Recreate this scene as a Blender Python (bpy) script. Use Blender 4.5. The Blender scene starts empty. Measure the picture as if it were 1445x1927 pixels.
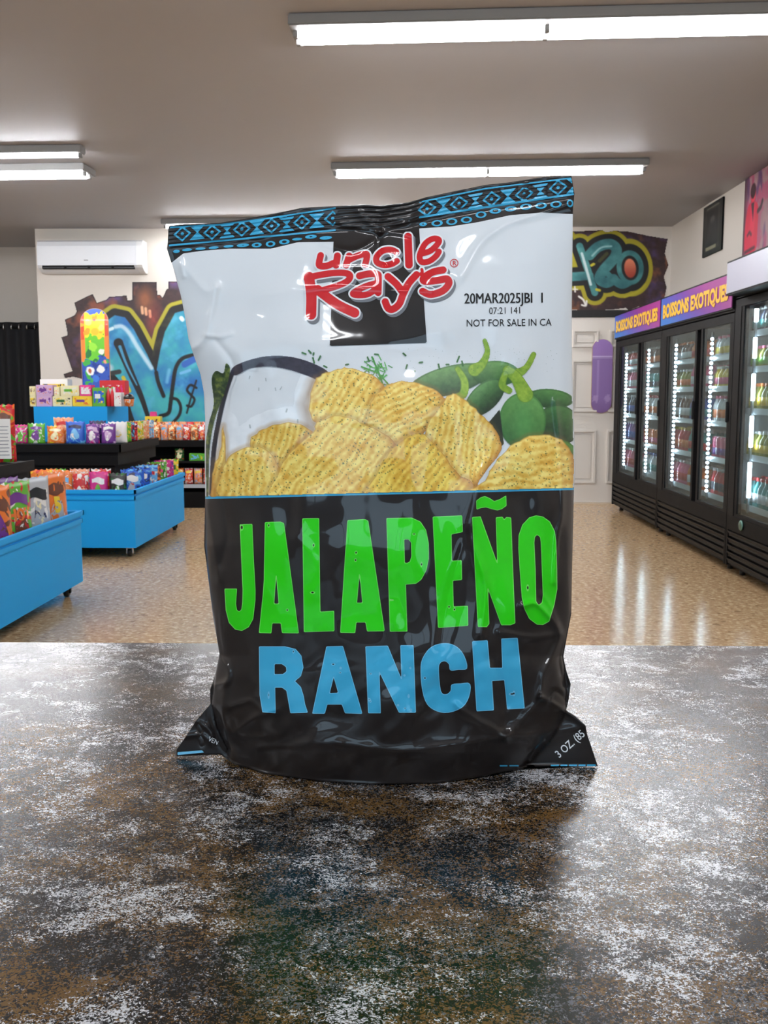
import bpy, bmesh, math, random
import numpy as np
from math import sin, cos, atan, radians, pi
from mathutils import Vector, Matrix

random.seed(7); RNG = np.random.RandomState(11)
SC = bpy.context.scene
COL = SC.collection

# ------------------------------------------------------------------ camera
W, H, FPX = 1445, 1927, 1850.0
PITCH, YAW, CAM = atan(221.5/FPX), radians(1.18), np.array([0, 0, 1.21])
cd = bpy.data.cameras.new('camera'); cam = bpy.data.objects.new('camera', cd); COL.objects.link(cam)
cam.location = CAM; cam.rotation_euler = (pi/2-PITCH, 0, YAW)
cd.sensor_fit = 'VERTICAL'; cd.sensor_height = 36; cd.lens = FPX/H*36
cd.clip_start = .02; cd.clip_end = 60
cd.dof.use_dof = True; cd.dof.focus_distance = .5; cd.dof.aperture_fstop = 70
SC.camera = cam
# ------------------------------------------------------------------ world, exposure
wd = bpy.data.worlds.new('daylight'); SC.world = wd; wd.use_nodes = True
wd.node_tree.nodes['Background'].inputs[0].default_value = (.62, .80, 1, 1)
wd.node_tree.nodes['Background'].inputs[1].default_value = 2.4
SC.view_settings.view_transform = 'Standard'; SC.view_settings.look = 'None'
SC.view_settings.gamma = 1; SC.view_settings.use_curve_mapping = False
SC.view_settings.exposure = 0.93
SC.cycles.use_denoising = True; SC.cycles.max_bounces = 8; SC.cycles.transparent_max_bounces = 16
SC.cycles.sample_clamp_indirect = 6
TUBE_L, LED_L = 40.0, 22.0

# pixel -> world helpers (measuring the photograph)
fw = np.array([-sin(YAW)*cos(PITCH), cos(YAW)*cos(PITCH), -sin(PITCH)])
rt = np.array([cos(YAW), sin(YAW), 0]); up = np.cross(rt, fw)
def ray(x, y):
    x = np.asarray(x, float); y = np.asarray(y, float)
    return fw + rt*((x-722.5)/FPX)[..., None] - up*((y-963.5)/FPX)[..., None]
def onY(x, y, Y): d = ray(x, y); return CAM + d*(np.asarray(Y)/d[..., 1])[..., None]
def onX(x, y, X): d = ray(x, y); return CAM + d*(np.asarray(X)/d[..., 0])[..., None]
def onZ(x, y, Z): d = ray(x, y); return CAM + d*((np.asarray(Z)-CAM[2])/d[..., 2])[..., None]

# ------------------------------------------------------------------ materials
def lin(c):
    c = np.asarray(c, float)/255.
    return np.where(c <= .04045, c/12.92, ((c+.055)/1.055)**2.4)
def rgba(c): return tuple(lin(c))+(1.,)
MATS = {}
def mat(name, color=(200, 200, 200), rough=.5, metal=0., emit=0., coat=0., spec=.5, ecol=None):
    if name in MATS: return MATS[name]
    m = bpy.data.materials.new(name); m.use_nodes = True; MATS[name] = m
    b = m.node_tree.nodes['Principled BSDF']
    b.inputs['Base Color'].default_value = rgba(color); b.inputs['Roughness'].default_value = rough
    b.inputs['Metallic'].default_value = metal; b.inputs['Specular IOR Level'].default_value = spec
    b.inputs['Coat Weight'].default_value = coat; b.inputs['Coat Roughness'].default_value = .05
    if emit:
        b.inputs['Emission Color'].default_value = rgba(ecol or color); b.inputs['Emission Strength'].default_value = emit
    # faint procedural variation of the finish
    nt = m.node_tree; n = nt.nodes.new('ShaderNodeTexNoise'); n.inputs['Scale'].default_value = 9
    mr = nt.nodes.new('ShaderNodeMapRange'); mr.inputs[3].default_value = max(0, rough-.03); mr.inputs[4].default_value = min(1, rough+.03)
    tc = nt.nodes.new('ShaderNodeTexCoord')
    nt.links.new(tc.outputs['Object'], n.inputs['Vector']); nt.links.new(n.outputs['Fac'], mr.inputs[0]); nt.links.new(mr.outputs[0], b.inputs['Roughness'])
    return m
def nodes(m): return m.node_tree, m.node_tree.nodes['Principled BSDF']
def ramp(nt, stops, const=False):
    r = nt.nodes.new('ShaderNodeValToRGB'); e = r.color_ramp.elements
    if const: r.color_ramp.interpolation = 'CONSTANT'
    while len(e) < len(stops): e.new(.5)
    for k, (p, c) in enumerate(stops): e[k].position = p; e[k].color = rgba(c)
    return r
def noise(nt, vec, scale, detail=3, rough=.5, dist=0):
    n = nt.nodes.new('ShaderNodeTexNoise'); n.inputs['Scale'].default_value = scale; n.inputs['Detail'].default_value = detail
    n.inputs['Roughness'].default_value = rough; n.inputs['Distortion'].default_value = dist
    if vec: nt.links.new(vec, n.inputs['Vector'])
    return n
def mth(nt, op, a, b=None, clamp=False):
    n = nt.nodes.new('ShaderNodeMath'); n.operation = op; n.use_clamp = clamp
    for k, v in ((0, a), (1, b)):
        if v is None: continue
        if isinstance(v, (int, float)): n.inputs[k].default_value = v
        else: nt.links.new(v, n.inputs[k])
    return n.outputs[0]
def mixc(nt, f, a, b):
    n = nt.nodes.new('ShaderNodeMix'); n.data_type = 'RGBA'
    for k, v in ((0, f), (6, a), (7, b)):
        if isinstance(v, (int, float)): n.inputs[k].default_value = v
        elif isinstance(v, tuple): n.inputs[k].default_value = rgba(v)
        else: nt.links.new(v, n.inputs[k])
    return n.outputs[2]
def sstep(nt, v, a, b):
    n = nt.nodes.new('ShaderNodeMapRange'); n.interpolation_type = 'SMOOTHSTEP'
    nt.links.new(v, n.inputs[0]); n.inputs[1].default_value = a; n.inputs[2].default_value = b
    return n.outputs[0]
def bump(nt, b, h, s, d):
    n = nt.nodes.new('ShaderNodeBump'); n.inputs['Strength'].default_value = s; n.inputs['Distance'].default_value = d
    nt.links.new(h, n.inputs['Height']); nt.links.new(n.outputs[0], b.inputs['Normal'])
def busy(name, cols, scale=18, rough=.35):
    """printed packaging: patches of a few colours"""
    if name in MATS: return MATS[name]
    m = mat(name, cols[0], rough); nt, b = nodes(m)
    tc = nt.nodes.new('ShaderNodeTexCoord'); oi = nt.nodes.new('ShaderNodeObjectInfo')
    ad = nt.nodes.new('ShaderNodeVectorMath'); ad.operation = 'ADD'
    nt.links.new(tc.outputs['Object'], ad.inputs[0]); nt.links.new(oi.outputs['Random'], ad.inputs[1])
    n = noise(nt, ad.outputs[0], scale*1.25, 2.2, .55, .8)
    k = len(cols); st = [(0, cols[0]), (.60, cols[1])] if k == 2 else [(0, cols[2]), (.40, cols[0]), (.57, cols[1]), (.68, cols[-1])]
    r = ramp(nt, st, True); nt.links.new(n.outputs['Fac'], r.inputs[0]); nt.links.new(r.outputs[0], b.inputs['Base Color'])
    return m
def vcol(name, rough=.4, coat=0., emit=0.):
    if name in MATS: return MATS[name]
    m = mat(name, (255, 255, 255), rough, coat=coat); nt, b = nodes(m)
    a = nt.nodes.new('ShaderNodeVertexColor'); a.layer_name = 'Col'; nt.links.new(a.outputs[0], b.inputs['Base Color'])
    if emit: nt.links.new(a.outputs[0], b.inputs['Emission Color']); b.inputs['Emission Strength'].default_value = emit
    return m
def glass_mat(name='thin_glass', tint=(235, 240, 240), k=.55):
    if name in MATS: return MATS[name]
    m = bpy.data.materials.new(name); m.use_nodes = True; MATS[name] = m; nt = m.node_tree; nt.nodes.clear()
    o = nt.nodes.new('ShaderNodeOutputMaterial'); t = nt.nodes.new('ShaderNodeBsdfTransparent'); t.inputs[0].default_value = rgba(tint)
    g = nt.nodes.new('ShaderNodeBsdfGlossy'); g.inputs['Roughness'].default_value = .01
    f = nt.nodes.new('ShaderNodeFresnel'); f.inputs[0].default_value = 1.45
    mx = nt.nodes.new('ShaderNodeMixShader'); nt.links.new(mth(nt, 'MULTIPLY', f.outputs[0], k), mx.inputs[0])
    nt.links.new(t.outputs[0], mx.inputs[1]); nt.links.new(g.outputs[0], mx.inputs[2]); nt.links.new(mx.outputs[0], o.inputs[0])
    return m

# ------------------------------------------------------------------ object helpers
def link(o, parent=None):
    COL.objects.link(o)
    if parent: o.parent = parent
    return o
def tag(o, label=None, cat=None, group=None, kind=None):
    for k, v in (('label', label), ('category', cat), ('group', group), ('kind', kind)):
        if v: o[k] = v
    return o
def thing(name, label, cat, loc=(0, 0, 0), rz=0, group=None):
    o = bpy.data.objects.new(name, None); o.empty_display_size = .05; link(o)
    o.location = loc; o.rotation_euler = (0, 0, rz); return tag(o, label, cat, group)
def copy_tree(o, parent=None):
    c = o.copy(); link(c); c.parent = parent
    for ch in o.children:
        copy_tree(ch, c)
    return c
def mesh_np(name, V, F, m, parent=None, smooth=True, mats=None, fmat=None, col=None):
    me = bpy.data.meshes.new(name); V = np.asarray(V, np.float32)
    if isinstance(F, np.ndarray):
        n, k = F.shape
        me.vertices.add(len(V)); me.vertices.foreach_set('co', V.ravel())
        me.loops.add(n*k); me.loops.foreach_set('vertex_index', F.astype(np.int32).ravel())
        me.polygons.add(n); me.polygons.foreach_set('loop_start', np.arange(0, n*k, k, dtype=np.int32))
        me.update(calc_edges=True)
    else:
        me.from_pydata([tuple(map(float, v)) for v in V], [], F); me.update()
    for q in (mats or [m]): me.materials.append(q)
    if fmat is not None: me.polygons.foreach_set('material_index', np.asarray(fmat, np.int32))
    if smooth: me.polygons.foreach_set('use_smooth', np.ones(len(me.polygons), bool))
    if col is not None:
        a = me.color_attributes.new('Col', 'FLOAT_COLOR', 'POINT')
        c = np.ones((len(V), 4), np.float32); c[:, :3] = col; a.data.foreach_set('color', c.ravel())
    return link(bpy.data.objects.new(name, me), parent)
class MB:
    def __init__(s): s.v = []; s.f = []; s.sm = []
    def add(s, v, f, smooth=False):
        n = len(s.v); s.v += [tuple(p) for p in v]; s.f += [[i+n for i in q] for q in f]; s.sm += [smooth]*len(f); return s
    def box(s, a, b, bev=0):
        x0, x1 = sorted((a[0], b[0])); y0, y1 = sorted((a[1], b[1])); z0, z1 = sorted((a[2], b[2]))
        if bev:
            bm = bmesh.new(); bmesh.ops.create_cube(bm, size=1)
            for q in bm.verts: q.co = Vector(((x0+x1)/2+q.co.x*(x1-x0), (y0+y1)/2+q.co.y*(y1-y0), (z0+z1)/2+q.co.z*(z1-z0)))
            bmesh.ops.bevel(bm, geom=bm.edges[:], offset=bev, segments=2, affect='EDGES')
            bm.verts.index_update(); s.add([q.co[:] for q in bm.verts], [[w.index for w in fc.verts] for fc in bm.faces]); bm.free(); return s
        v = [(x, y, z) for z in (z0, z1) for y in (y0, y1) for x in (x0, x1)]
        return s.add(v, [[0, 2, 3, 1], [4, 5, 7, 6], [0, 1, 5, 4], [2, 6, 7, 3], [0, 4, 6, 2], [1, 3, 7, 5]])
    def lathe(s, prof, n=12, axis='z', c=(0, 0, 0)):
        v = []
        for r, h in prof:
            for k in range(n):
                a = 2*pi*k/n; p = (r*cos(a), r*sin(a), h)
                if axis == 'x': p = (h, p[0], p[1])
                if axis == 'y': p = (p[0], h, p[1])
                v.append((p[0]+c[0], p[1]+c[1], p[2]+c[2]))
        f = [[i*n+k, i*n+(k+1) % n, (i+1)*n+(k+1) % n, (i+1)*n+k] for i in range(len(prof)-1) for k in range(n)]
        f += [list(range(n))[::-1], [(len(prof)-1)*n+k for k in range(n)]]
        return s.add(v, f, True)
    def cyl(s, c, r, l, axis='z', n=12): return s.lathe([(r*.9, 0), (r, r*.1), (r, l-r*.1), (r*.9, l)], n, axis, c)
    def prism(s, poly, x0, x1, axis='x'):
        n = len(poly); v = []
        for x in (x0, x1):
            for a, b in poly: v.append({'x': (x, a, b), 'y': (a, x, b), 'z': (a, b, x)}[axis])
        return s.add(v, [list(range(n))[::-1], list(range(n, 2*n))]+[[k, (k+1) % n, n+(k+1) % n, n+k] for k in range(n)])
    def build(s, name, m, parent=None):
        o = mesh_np(name, s.v, s.f, m, parent, smooth=False)
        o.data.polygons.foreach_set('use_smooth', s.sm); return o
def struct(o): o['kind'] = 'structure'; return o

# ------------------------------------------------------------------ shapes as distance fields, paint canvases, contour meshes
def cat(pts, closed=True, n=6):
    """smooth curve through points"""
    p = np.array(pts, float); m = len(p); out = []
    rng = range(m) if closed else range(m-1)
    for i in rng:
        a, b, c, d = (p[(i-1) % m], p[i], p[(i+1) % m], p[(i+2) % m]) if closed else (p[max(i-1, 0)], p[i], p[i+1], p[min(i+2, m-1)])
        for t in np.arange(n)/n:
            out.append(.5*((2*b)+(-a+c)*t+(2*a-5*b+4*c-d)*t*t+(-a+3*b-3*c+d)*t**3))
    if not closed: out.append(p[-1])
    return np.array(out)
def segdist(X, Y, P, closed=False, taper=None):
    P = np.asarray(P, float); n = len(P); best = np.full(X.shape, 1e9)
    for i in range(n if closed else n-1):
        a, b = P[i], P[(i+1) % n]; d = b-a; L = d@d+1e-12
        t = np.clip(((X-a[0])*d[0]+(Y-a[1])*d[1])/L, 0, 1)
        q = np.hypot(X-a[0]-t*d[0], Y-a[1]-t*d[1])
        if taper is not None: q = q-(taper[i]*(1-t)+taper[(i+1) % n]*t)
        best = np.minimum(best, q)
    return best
def polysd(X, Y, *loops):
    ins = np.zeros(X.shape, bool); d = np.full(X.shape, 1e9)
    for P in loops:
        P = np.asarray(P, float); n = len(P)
        for i in range(n):
            (x1, y1), (x2, y2) = P[i], P[(i+1) % n]
            if y1 == y2: continue
            c = ((Y < y1) != (Y < y2)) & (X < (x2-x1)*(Y-y1)/(y2-y1)+x1); ins ^= c
        d = np.minimum(d, segdist(X, Y, P, True))
    return np.where(ins, -d, d)
def ellsd(X, Y, cx, cy, a, b, ang=0):
    c, s = cos(ang), sin(ang); u = ((X-cx)*c+(Y-cy)*s)/a; v = (-(X-cx)*s+(Y-cy)*c)/b
    return (np.hypot(u, v)-1)*min(a, b)
class Noise2:
    def __init__(s, seed, n=64): s.g = np.random.RandomState(seed).rand(n, n); s.n = n
    def __call__(s, x, y):
        xi = np.floor(x).astype(int); yi = np.floor(y).astype(int); fx = x-xi; fy = y-yi
        fx = fx*fx*(3-2*fx); fy = fy*fy*(3-2*fy); n = s.n; g = s.g
        A = g[yi % n, xi % n]; B = g[yi % n, (xi+1) % n]; C = g[(yi+1) % n, xi % n]; D = g[(yi+1) % n, (xi+1) % n]
        return (A*(1-fx)+B*fx)*(1-fy)+(C*(1-fx)+D*fx)*fy
    def fbm(s, x, y, o=4):
        r = 0; a = .5
        for k in range(o): r = r+a*s(x*2**k+17*k, y*2**k+9*k); a *= .5
        return r/(1-.5**o)
class Paint:
    def __init__(s, x0, y0, x1, y1, step=1., base=(255, 255, 255), alpha=0.):
        s.xs = np.arange(x0, x1+step*.5, step); s.ys = np.arange(y0, y1+step*.5, step); s.step = step
        s.X, s.Y = np.meshgrid(s.xs, s.ys); s.c = np.empty(s.X.shape+(3,)); s.c[:] = base; s.a = np.full(s.X.shape, alpha)
    def win(s, x0, y0, x1, y1):
        i0, i1 = np.searchsorted(s.xs, (x0, x1)); j0, j1 = np.searchsorted(s.ys, (y0, y1)); return slice(j0, j1), slice(i0, i1)
    def fill(s, sd, col, op=1., aa=.8, cover=True):
        m = np.clip(.5-sd/(2*aa), 0, 1)*op; col = np.asarray(col, float)
        s.c += (col-s.c)*m[..., None]
        if cover: s.a = np.maximum(s.a, m)
    def dot(s, x, y, r, col, op=1.):
        w = s.win(x-r-2, y-r-2, x+r+2, y+r+2); d = np.hypot(s.X[w]-x, s.Y[w]-y)-r
        m = np.clip(.5-d, 0, 1)*op; s.c[w] += (np.asarray(col, float)-s.c[w])*m[..., None]; s.a[w] = np.maximum(s.a[w], m)
    def stroke(s, pts, r, col, op=1., aa=.8, closed=False, taper=None):
        s.fill(segdist(s.X, s.Y, pts, closed, taper)-(0 if taper is not None else r), col, op, aa)
    def mesh(s, name, lift, m, parent, thr=.04, gain=1.):
        h, w = s.a.shape; ok = s.a > thr; q = ok[:-1, :-1] & ok[1:, :-1] & ok[:-1, 1:] & ok[1:, 1:]
        idx = np.arange(h*w).reshape(h, w); F = np.stack([idx[:-1, :-1][q], idx[1:, :-1][q], idx[1:, 1:][q], idx[:-1, 1:][q]], 1)
        used = np.unique(F); rm = np.full(h*w, -1); rm[used] = np.arange(len(used))
        V = lift(s.X.ravel()[used], s.Y.ravel()[used])
        return mesh_np(name, V, rm[F], m, parent, True, col=np.clip(lin(np.clip(s.c.reshape(-1, 3)[used], 0, 255))*gain, 0, 1))
def contour(sd, xs, ys):
    """2-D mesh of the region sd < 0 with exact edges"""
    h, w = sd.shape; ins = sd < 0; V = []; ids = {}; F = []
    def vid(key, x, y):
        if key not in ids: ids[key] = len(V); V.append((x, y))
        return ids[key]
    cnt = ins[:-1, :-1].astype(int)+ins[1:, :-1]+ins[:-1, 1:]+ins[1:, 1:]
    for j, i in np.argwhere(cnt > 0):
        cs = [(j, i), (j+1, i), (j+1, i+1), (j, i+1)]; poly = []
        for k in range(4):
            a, b = cs[k], cs[(k+1) % 4]
            if ins[a]: poly.append(vid(a, xs[a[1]], ys[a[0]]))
            if ins[a] != ins[b]:
                t = sd[a]/(sd[a]-sd[b]); p = (xs[a[1]]+(xs[b[1]]-xs[a[1]])*t, ys[a[0]]+(ys[b[0]]-ys[a[0]])*t)
                poly.append(vid((min(a, b), max(a, b)), *p))
        if len(poly) > 2: F.append(poly)
    return np.array(V), F
def decal(name, fn, box, step, lift, m, parent):
    xs = np.arange(box[0], box[2]+step, step); ys = np.arange(box[1], box[3]+step, step); X, Y = np.meshgrid(xs, ys)
    V, F = contour(fn(X, Y), xs, ys)
    return mesh_np(name, lift(V[:, 0], V[:, 1]), F, m, parent, True)
def text2d(body, size=1., bold=0., align='LEFT', sx=1.):
    """flat lettering as 2-D vertices + faces (y up), origin at baseline"""
    c = bpy.data.curves.new('lettering', 'FONT'); c.body = body; c.size = size; c.offset = bold; c.align_x = align; c.resolution_u = 3
    o = bpy.data.objects.new('lettering', c); COL.objects.link(o)
    dg = bpy.context.evaluated_depsgraph_get(); me = o.evaluated_get(dg).to_mesh()
    V = np.array([(v.co.x*sx, v.co.y) for v in me.vertices]); F = [list(p.vertices) for p in me.polygons]
    o.evaluated_get(dg).to_mesh_clear(); bpy.data.objects.remove(o); bpy.data.curves.remove(c)
    return V, F

# ------------------------------------------------------------------ room materials
M_wall = mat('wall_paint', (216, 208, 198), .75)
nt, b = nodes(M_wall); tc = nt.nodes.new('ShaderNodeTexCoord'); n = noise(nt, tc.outputs['Object'], 160, 2); bump(nt, b, n.outputs['Fac'], .08, .002)
M_ceil = mat('ceiling_paint', (172, 170, 172), .6)
nt, b = nodes(M_ceil); tc = nt.nodes.new('ShaderNodeTexCoord'); n = noise(nt, tc.outputs['Object'], 120, 2); bump(nt, b, n.outputs['Fac'], .06, .002)
M_floor = mat('terrazzo_floor', (190, 160, 125), .2)
nt, b = nodes(M_floor); tc = nt.nodes.new('ShaderNodeTexCoord'); P = tc.outputs['Object']
n1 = noise(nt, P, 1.3, 4, .6); n2 = noise(nt, P, 34, 3, .6); n3 = noise(nt, P, 19, 2, .5)
c = mixc(nt, n1.outputs['Fac'], (170, 134, 96), (198, 164, 124))
c = mixc(nt, sstep(nt, n2.outputs['Fac'], .50, .64), c, (218, 190, 150))
c = mixc(nt, sstep(nt, n3.outputs['Fac'], .39, .33), c, (156, 124, 90))
c = mixc(nt, sstep(nt, n2.outputs['Fac'], .40, .32), c, (148, 114, 80))
nt.links.new(c, b.inputs['Base Color'])
rr = mth(nt, 'MULTIPLY_ADD', n2.outputs['Fac'], .03); nt.nodes[-1].inputs[2].default_value = .16; nt.links.new(rr, b.inputs['Roughness'])
M_black = mat('black_laminate', (15, 14, 15), .6, spec=.15); M_blackm = mat('black_metal', (10, 9, 10), .6, spec=.12)
M_blue = mat('sky_blue_paint', (28, 160, 232), .55, spec=.2); M_white = mat('white_plastic', (226, 228, 232), .35)
M_chrome = mat('chrome', (205, 205, 205), .18, 1.); M_rub = mat('black_rubber', (18, 18, 18), .5)
M_tube = mat('fluorescent_tube', (255, 255, 255), .3, emit=TUBE_L, ecol=(247, 250, 255)); M_led = mat('led_light', (255, 255, 255), .3, emit=LED_L, ecol=(225, 240, 255))
M_house = mat('fixture_enamel', (128, 126, 124), .5)
M_glass = glass_mat('thin_glass', k=.16); M_glass2 = glass_mat('inner_glass', k=.10)

# counter laminate: black, ochre, slate and white flecks
M_top = mat('flecked_laminate', (60, 58, 56), .23, spec=.34)
nt, b = nodes(M_top); tc = nt.nodes.new('ShaderNodeTexCoord'); P = tc.outputs['Object']
mp = nt.nodes.new('ShaderNodeMapping'); mp.inputs['Rotation'].default_value = (0, 0, .5); mp.inputs['Scale'].default_value = (1, 1.25, 1); nt.links.new(P, mp.inputs[0]); Q = mp.outputs[0]
def shifted(v):
    q = nt.nodes.new('ShaderNodeVectorMath'); q.operation = 'ADD'; nt.links.new(P, q.inputs[0]); q.inputs[1].default_value = v; return q.outputs[0]
fine = noise(nt, Q, 640, 3, .62, 1.6); fine2 = noise(nt, shifted((3.3, 1.7, .4)), 600, 3, .6, 1.6); fine3 = noise(nt, shifted((7.3, 4.7, .9)), 640, 2, .6, 1.4)
mid = noise(nt, Q, 62, 5, .62, .6); big = noise(nt, P, 15, 4, .6, .5); bigb = noise(nt, shifted((1.3, 9.7, .2)), 20, 4, .6, .4); bigc = noise(nt, shifted((3.1, 7.7, 1.3)), 24, 5, .62, .4)
def wsum(*t):
    o = None
    for n_, w_ in t: v = mth(nt, 'MULTIPLY', n_.outputs['Fac'], w_); o = v if o is None else mth(nt, 'ADD', o, v)
    return o
c = mixc(nt, sstep(nt, fine.outputs['Fac'], .40, .64), (6, 5, 6), (36, 33, 31))
c = mixc(nt, sstep(nt, wsum((fine3, 1.5), (bigc, 1.0), (mid, .2)), 1.35, 1.43), c, (98, 72, 36))
c = mixc(nt, sstep(nt, wsum((fine2, 1.4), (bigb, 1.0)), 1.28, 1.34), c, (88, 91, 97))
c = mixc(nt, sstep(nt, wsum((fine, 1.5), (big, .9), (mid, .75)), 1.71, 1.79), c, (206, 208, 213))
c = mixc(nt, sstep(nt, wsum((fine3, 1.0), (mid, .6), (bigb, -.7)), .40, .33), c, (9, 8, 9))
nt.links.new(c, b.inputs['Base Color']); bump(nt, b, fine2.outputs['Fac'], .10, .0006)

# ------------------------------------------------------------------ room shell
XL, XR, YB, YF, ZC, YR = -5.6, 2.87, 10.92, -4.0, 3.0, 12.25
struct(MB().box((XL-.1, YF-.1, -.1), (XR+.1, YR+.1, 0)).build('floor', M_floor))
struct(MB().box((XL-.1, YF-.1, ZC), (XR+.1, YR+.1, ZC+.1)).build('ceiling', M_ceil))
wb = MB().box((-4.03, YB, 0), (XR+.1, YR+.1, ZC)); struct(wb.build('wall_back', M_wall))
struct(MB().box((XL-.1, YR, 0), (-4.03, YR+.1, ZC)).build('wall_back_recess', M_wall))
struct(MB().box((XL-.1, YF, 0), (XL, YR, ZC)).build('wall_left', M_wall))
struct(MB().box((XR, YF, 0), (XR+.1, YB, ZC)).build('wall_right', M_wall))
wf = MB(); WX0, WX1, WZ0, WZ1 = -4.6, .5, 1.25, 2.75
wf.box((XL-.1, YF-.1, 0), (WX1, YF, WZ0)).box((XL-.1, YF-.1, WZ1), (XR+.1, YF, ZC)).box((XL-.1, YF-.1, WZ0), (WX0, YF, WZ1)).box((WX1, YF-.1, 0), (1.15, YF, WZ1)).box((2.25, YF-.1, 0), (XR+.1, YF, WZ1)).box((1.15, YF-.1, 2.2), (2.25, YF, WZ1))
struct(wf.build('wall_front', mat('dark_wall_paint', (92, 86, 82), .7)))  # unseen wall, colour darkened so the black film reflects less
win = thing('window_1', None, None, (0, YF, 0)); win['kind'] = 'structure'
f = MB()
for x in np.linspace(WX0, WX1, 4): f.box((x-.03, -.08, WZ0), (x+.03, -.02, WZ1))
f.box((WX0, -.08, WZ0), (WX1, -.02, WZ0+.05)).box((WX0, -.08, WZ1-.05), (WX1, -.02, WZ1)); f.build('window_frame', M_blackm, win)
xs = np.linspace(WX0, WX1, 4)
for k in range(3): MB().box((xs[k]+.03, -.055, WZ0+.05), (xs[k+1]-.03, -.049, WZ1-.05)).build('pane', M_glass, win)
gd = thing('added_door', None, None, (0, YF, 0)); gd['kind'] = 'structure'  # unseen glass door, added for the bright line on the bag's right side
MB().box((1.15, -.08, 0), (1.23, -.02, 2.2)).box((2.17, -.08, 0), (2.25, -.02, 2.2)).box((1.23, -.08, 2.1), (2.17, -.02, 2.2)).box((1.23, -.08, 0), (2.17, -.02, .12)).build('door_frame', M_blackm, gd)
MB().box((1.23, -.055, .12), (2.17, -.049, 2.1)).build('pane', M_glass, gd)
bb = mat('baseboard_paint', (205, 196, 184), .6)
struct(MB().box((-4.03, YB-.012, 0), (1.70, YB, .09)).build('baseboard_back', bb))
struct(MB().box((XR-.012, YF, 0), (XR, YB-.02, .09)).build('baseboard_right', bb))

# six-panel door in the back wall, black lintel
M_door = mat('door_paint', (218, 211, 202), .5)
dr = thing('door_1', None, None, (0, YB, 0)); dr['kind'] = 'structure'
DX0, DX1 = 1.735, 2.60; dz = .02
s = MB().box((DX0, -.035, dz), (DX1, -.001, 2.035)); s.build('door_slab', M_door, dr)
cols = ((DX0+.09, 2.105), (2.228, DX1-.09)); rows = ((.235, .82), (1.02, 1.58), (1.72, 1.905))
for xa, xb in cols:
    for za, zb in rows:
        p = MB()
        for (a, b2) in (((xa, za), (xa+.02, zb)), ((xb-.02, za), (xb, zb)), ((xa+.02, za), (xb-.02, za+.02)), ((xa+.02, zb-.02), (xb-.02, zb))):
            p.box((a[0], -.06, a[1]), (b2[0], -.035, b2[1]))
        p.box((xa+.045, -.041, za+.045), (xb-.045, -.035, zb-.045), .003)
        p.build('door_panel', M_door, dr)
k = MB().lathe([(.012, 0), (.012, -.03), (.028, -.04), (.028, -.06), (.012, -.07)], 12, 'y', (DX0+.06, -.035, 1.0)); k.build('door_knob', M_chrome, dr)
struct(MB().box((1.50, YB-.05, 2.045), (2.80, YB, 2.115)).build('trim_1', mat('black_trim', (16, 15, 15), .5)))
struct(MB().box((DX0, YB-.06, 0), (DX1, YB-.002, .018)).build('trim_2', mat('threshold', (214, 196, 172), .5)))

# ------------------------------------------------------------------ ceiling lights
def fixture(label, xa, xb, y, rot=-.043, rows=2):
    L = xb-xa; t = thing('fluorescent_light', label, 'ceiling light', (xa, y, ZC), rot, 'strip lights on the ceiling')
    w = .14 if rows == 2 else .05
    MB().box((0, -w, -.002), (L, w, -.055), .006).build('housing', M_house, t)
    ys_ = (-.052, .052) if rows == 2 else (0,)
    for yy in ys_:
        for a, b2 in ((.04, L/2-.012), (L/2+.012, L-.04)):
            MB().cyl((a, yy, -.069), .0135, b2-a, 'x', 10).build('tube', M_tube, t)
        for xx in (.025, L/2, L-.025): MB().box((xx-.012, yy-.018, -.055), (xx+.012, yy+.018, -.086), .003).build('lamp_holder', M_house, t)
    return t
fixture('long white twin tube ceiling light nearest the camera at top right', -.55, 1.90, 5.02)
fixture('white twin tube ceiling light right above the chip bag', -.57, 1.87, 8.03)
fixture('white twin tube ceiling light cut off by the left edge of the photo', -4.95, -2.49, 8.10)
fixture('thin single tube strip light in front of the left ceiling light', -4.9, -2.33, 7.42, -.03, 1)
fixture('added short ceiling light at the far back hidden behind the chip bag', .2, 1.5, 10.40)  # unseen lamp, added to brighten the white door and right corner
fixture('white ceiling light far back, mostly hidden behind top left of the chip bag', -2.50, -.08, 10.46)
for y in (5.12, 2.1, -1.0): fixture('ceiling light on the left outside the frame', -4.65, -2.25, y)
for y in (2.0, -1.0): fixture('ceiling light above the counter outside the frame', -.55, 1.90, y)

# ------------------------------------------------------------------ counter
ct = thing('counter', 'service counter with dark mottled black, brown and white laminate top', 'counter', (0, 0, 0))
MB().box((-1.7, -.02, .972), (1.7, .777, 1.01), .003).build('worktop', M_top, ct)
MB().box((-1.6, .08, 0), (1.6, .72, .972)).build('cabinet_body', M_black, ct)

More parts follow.
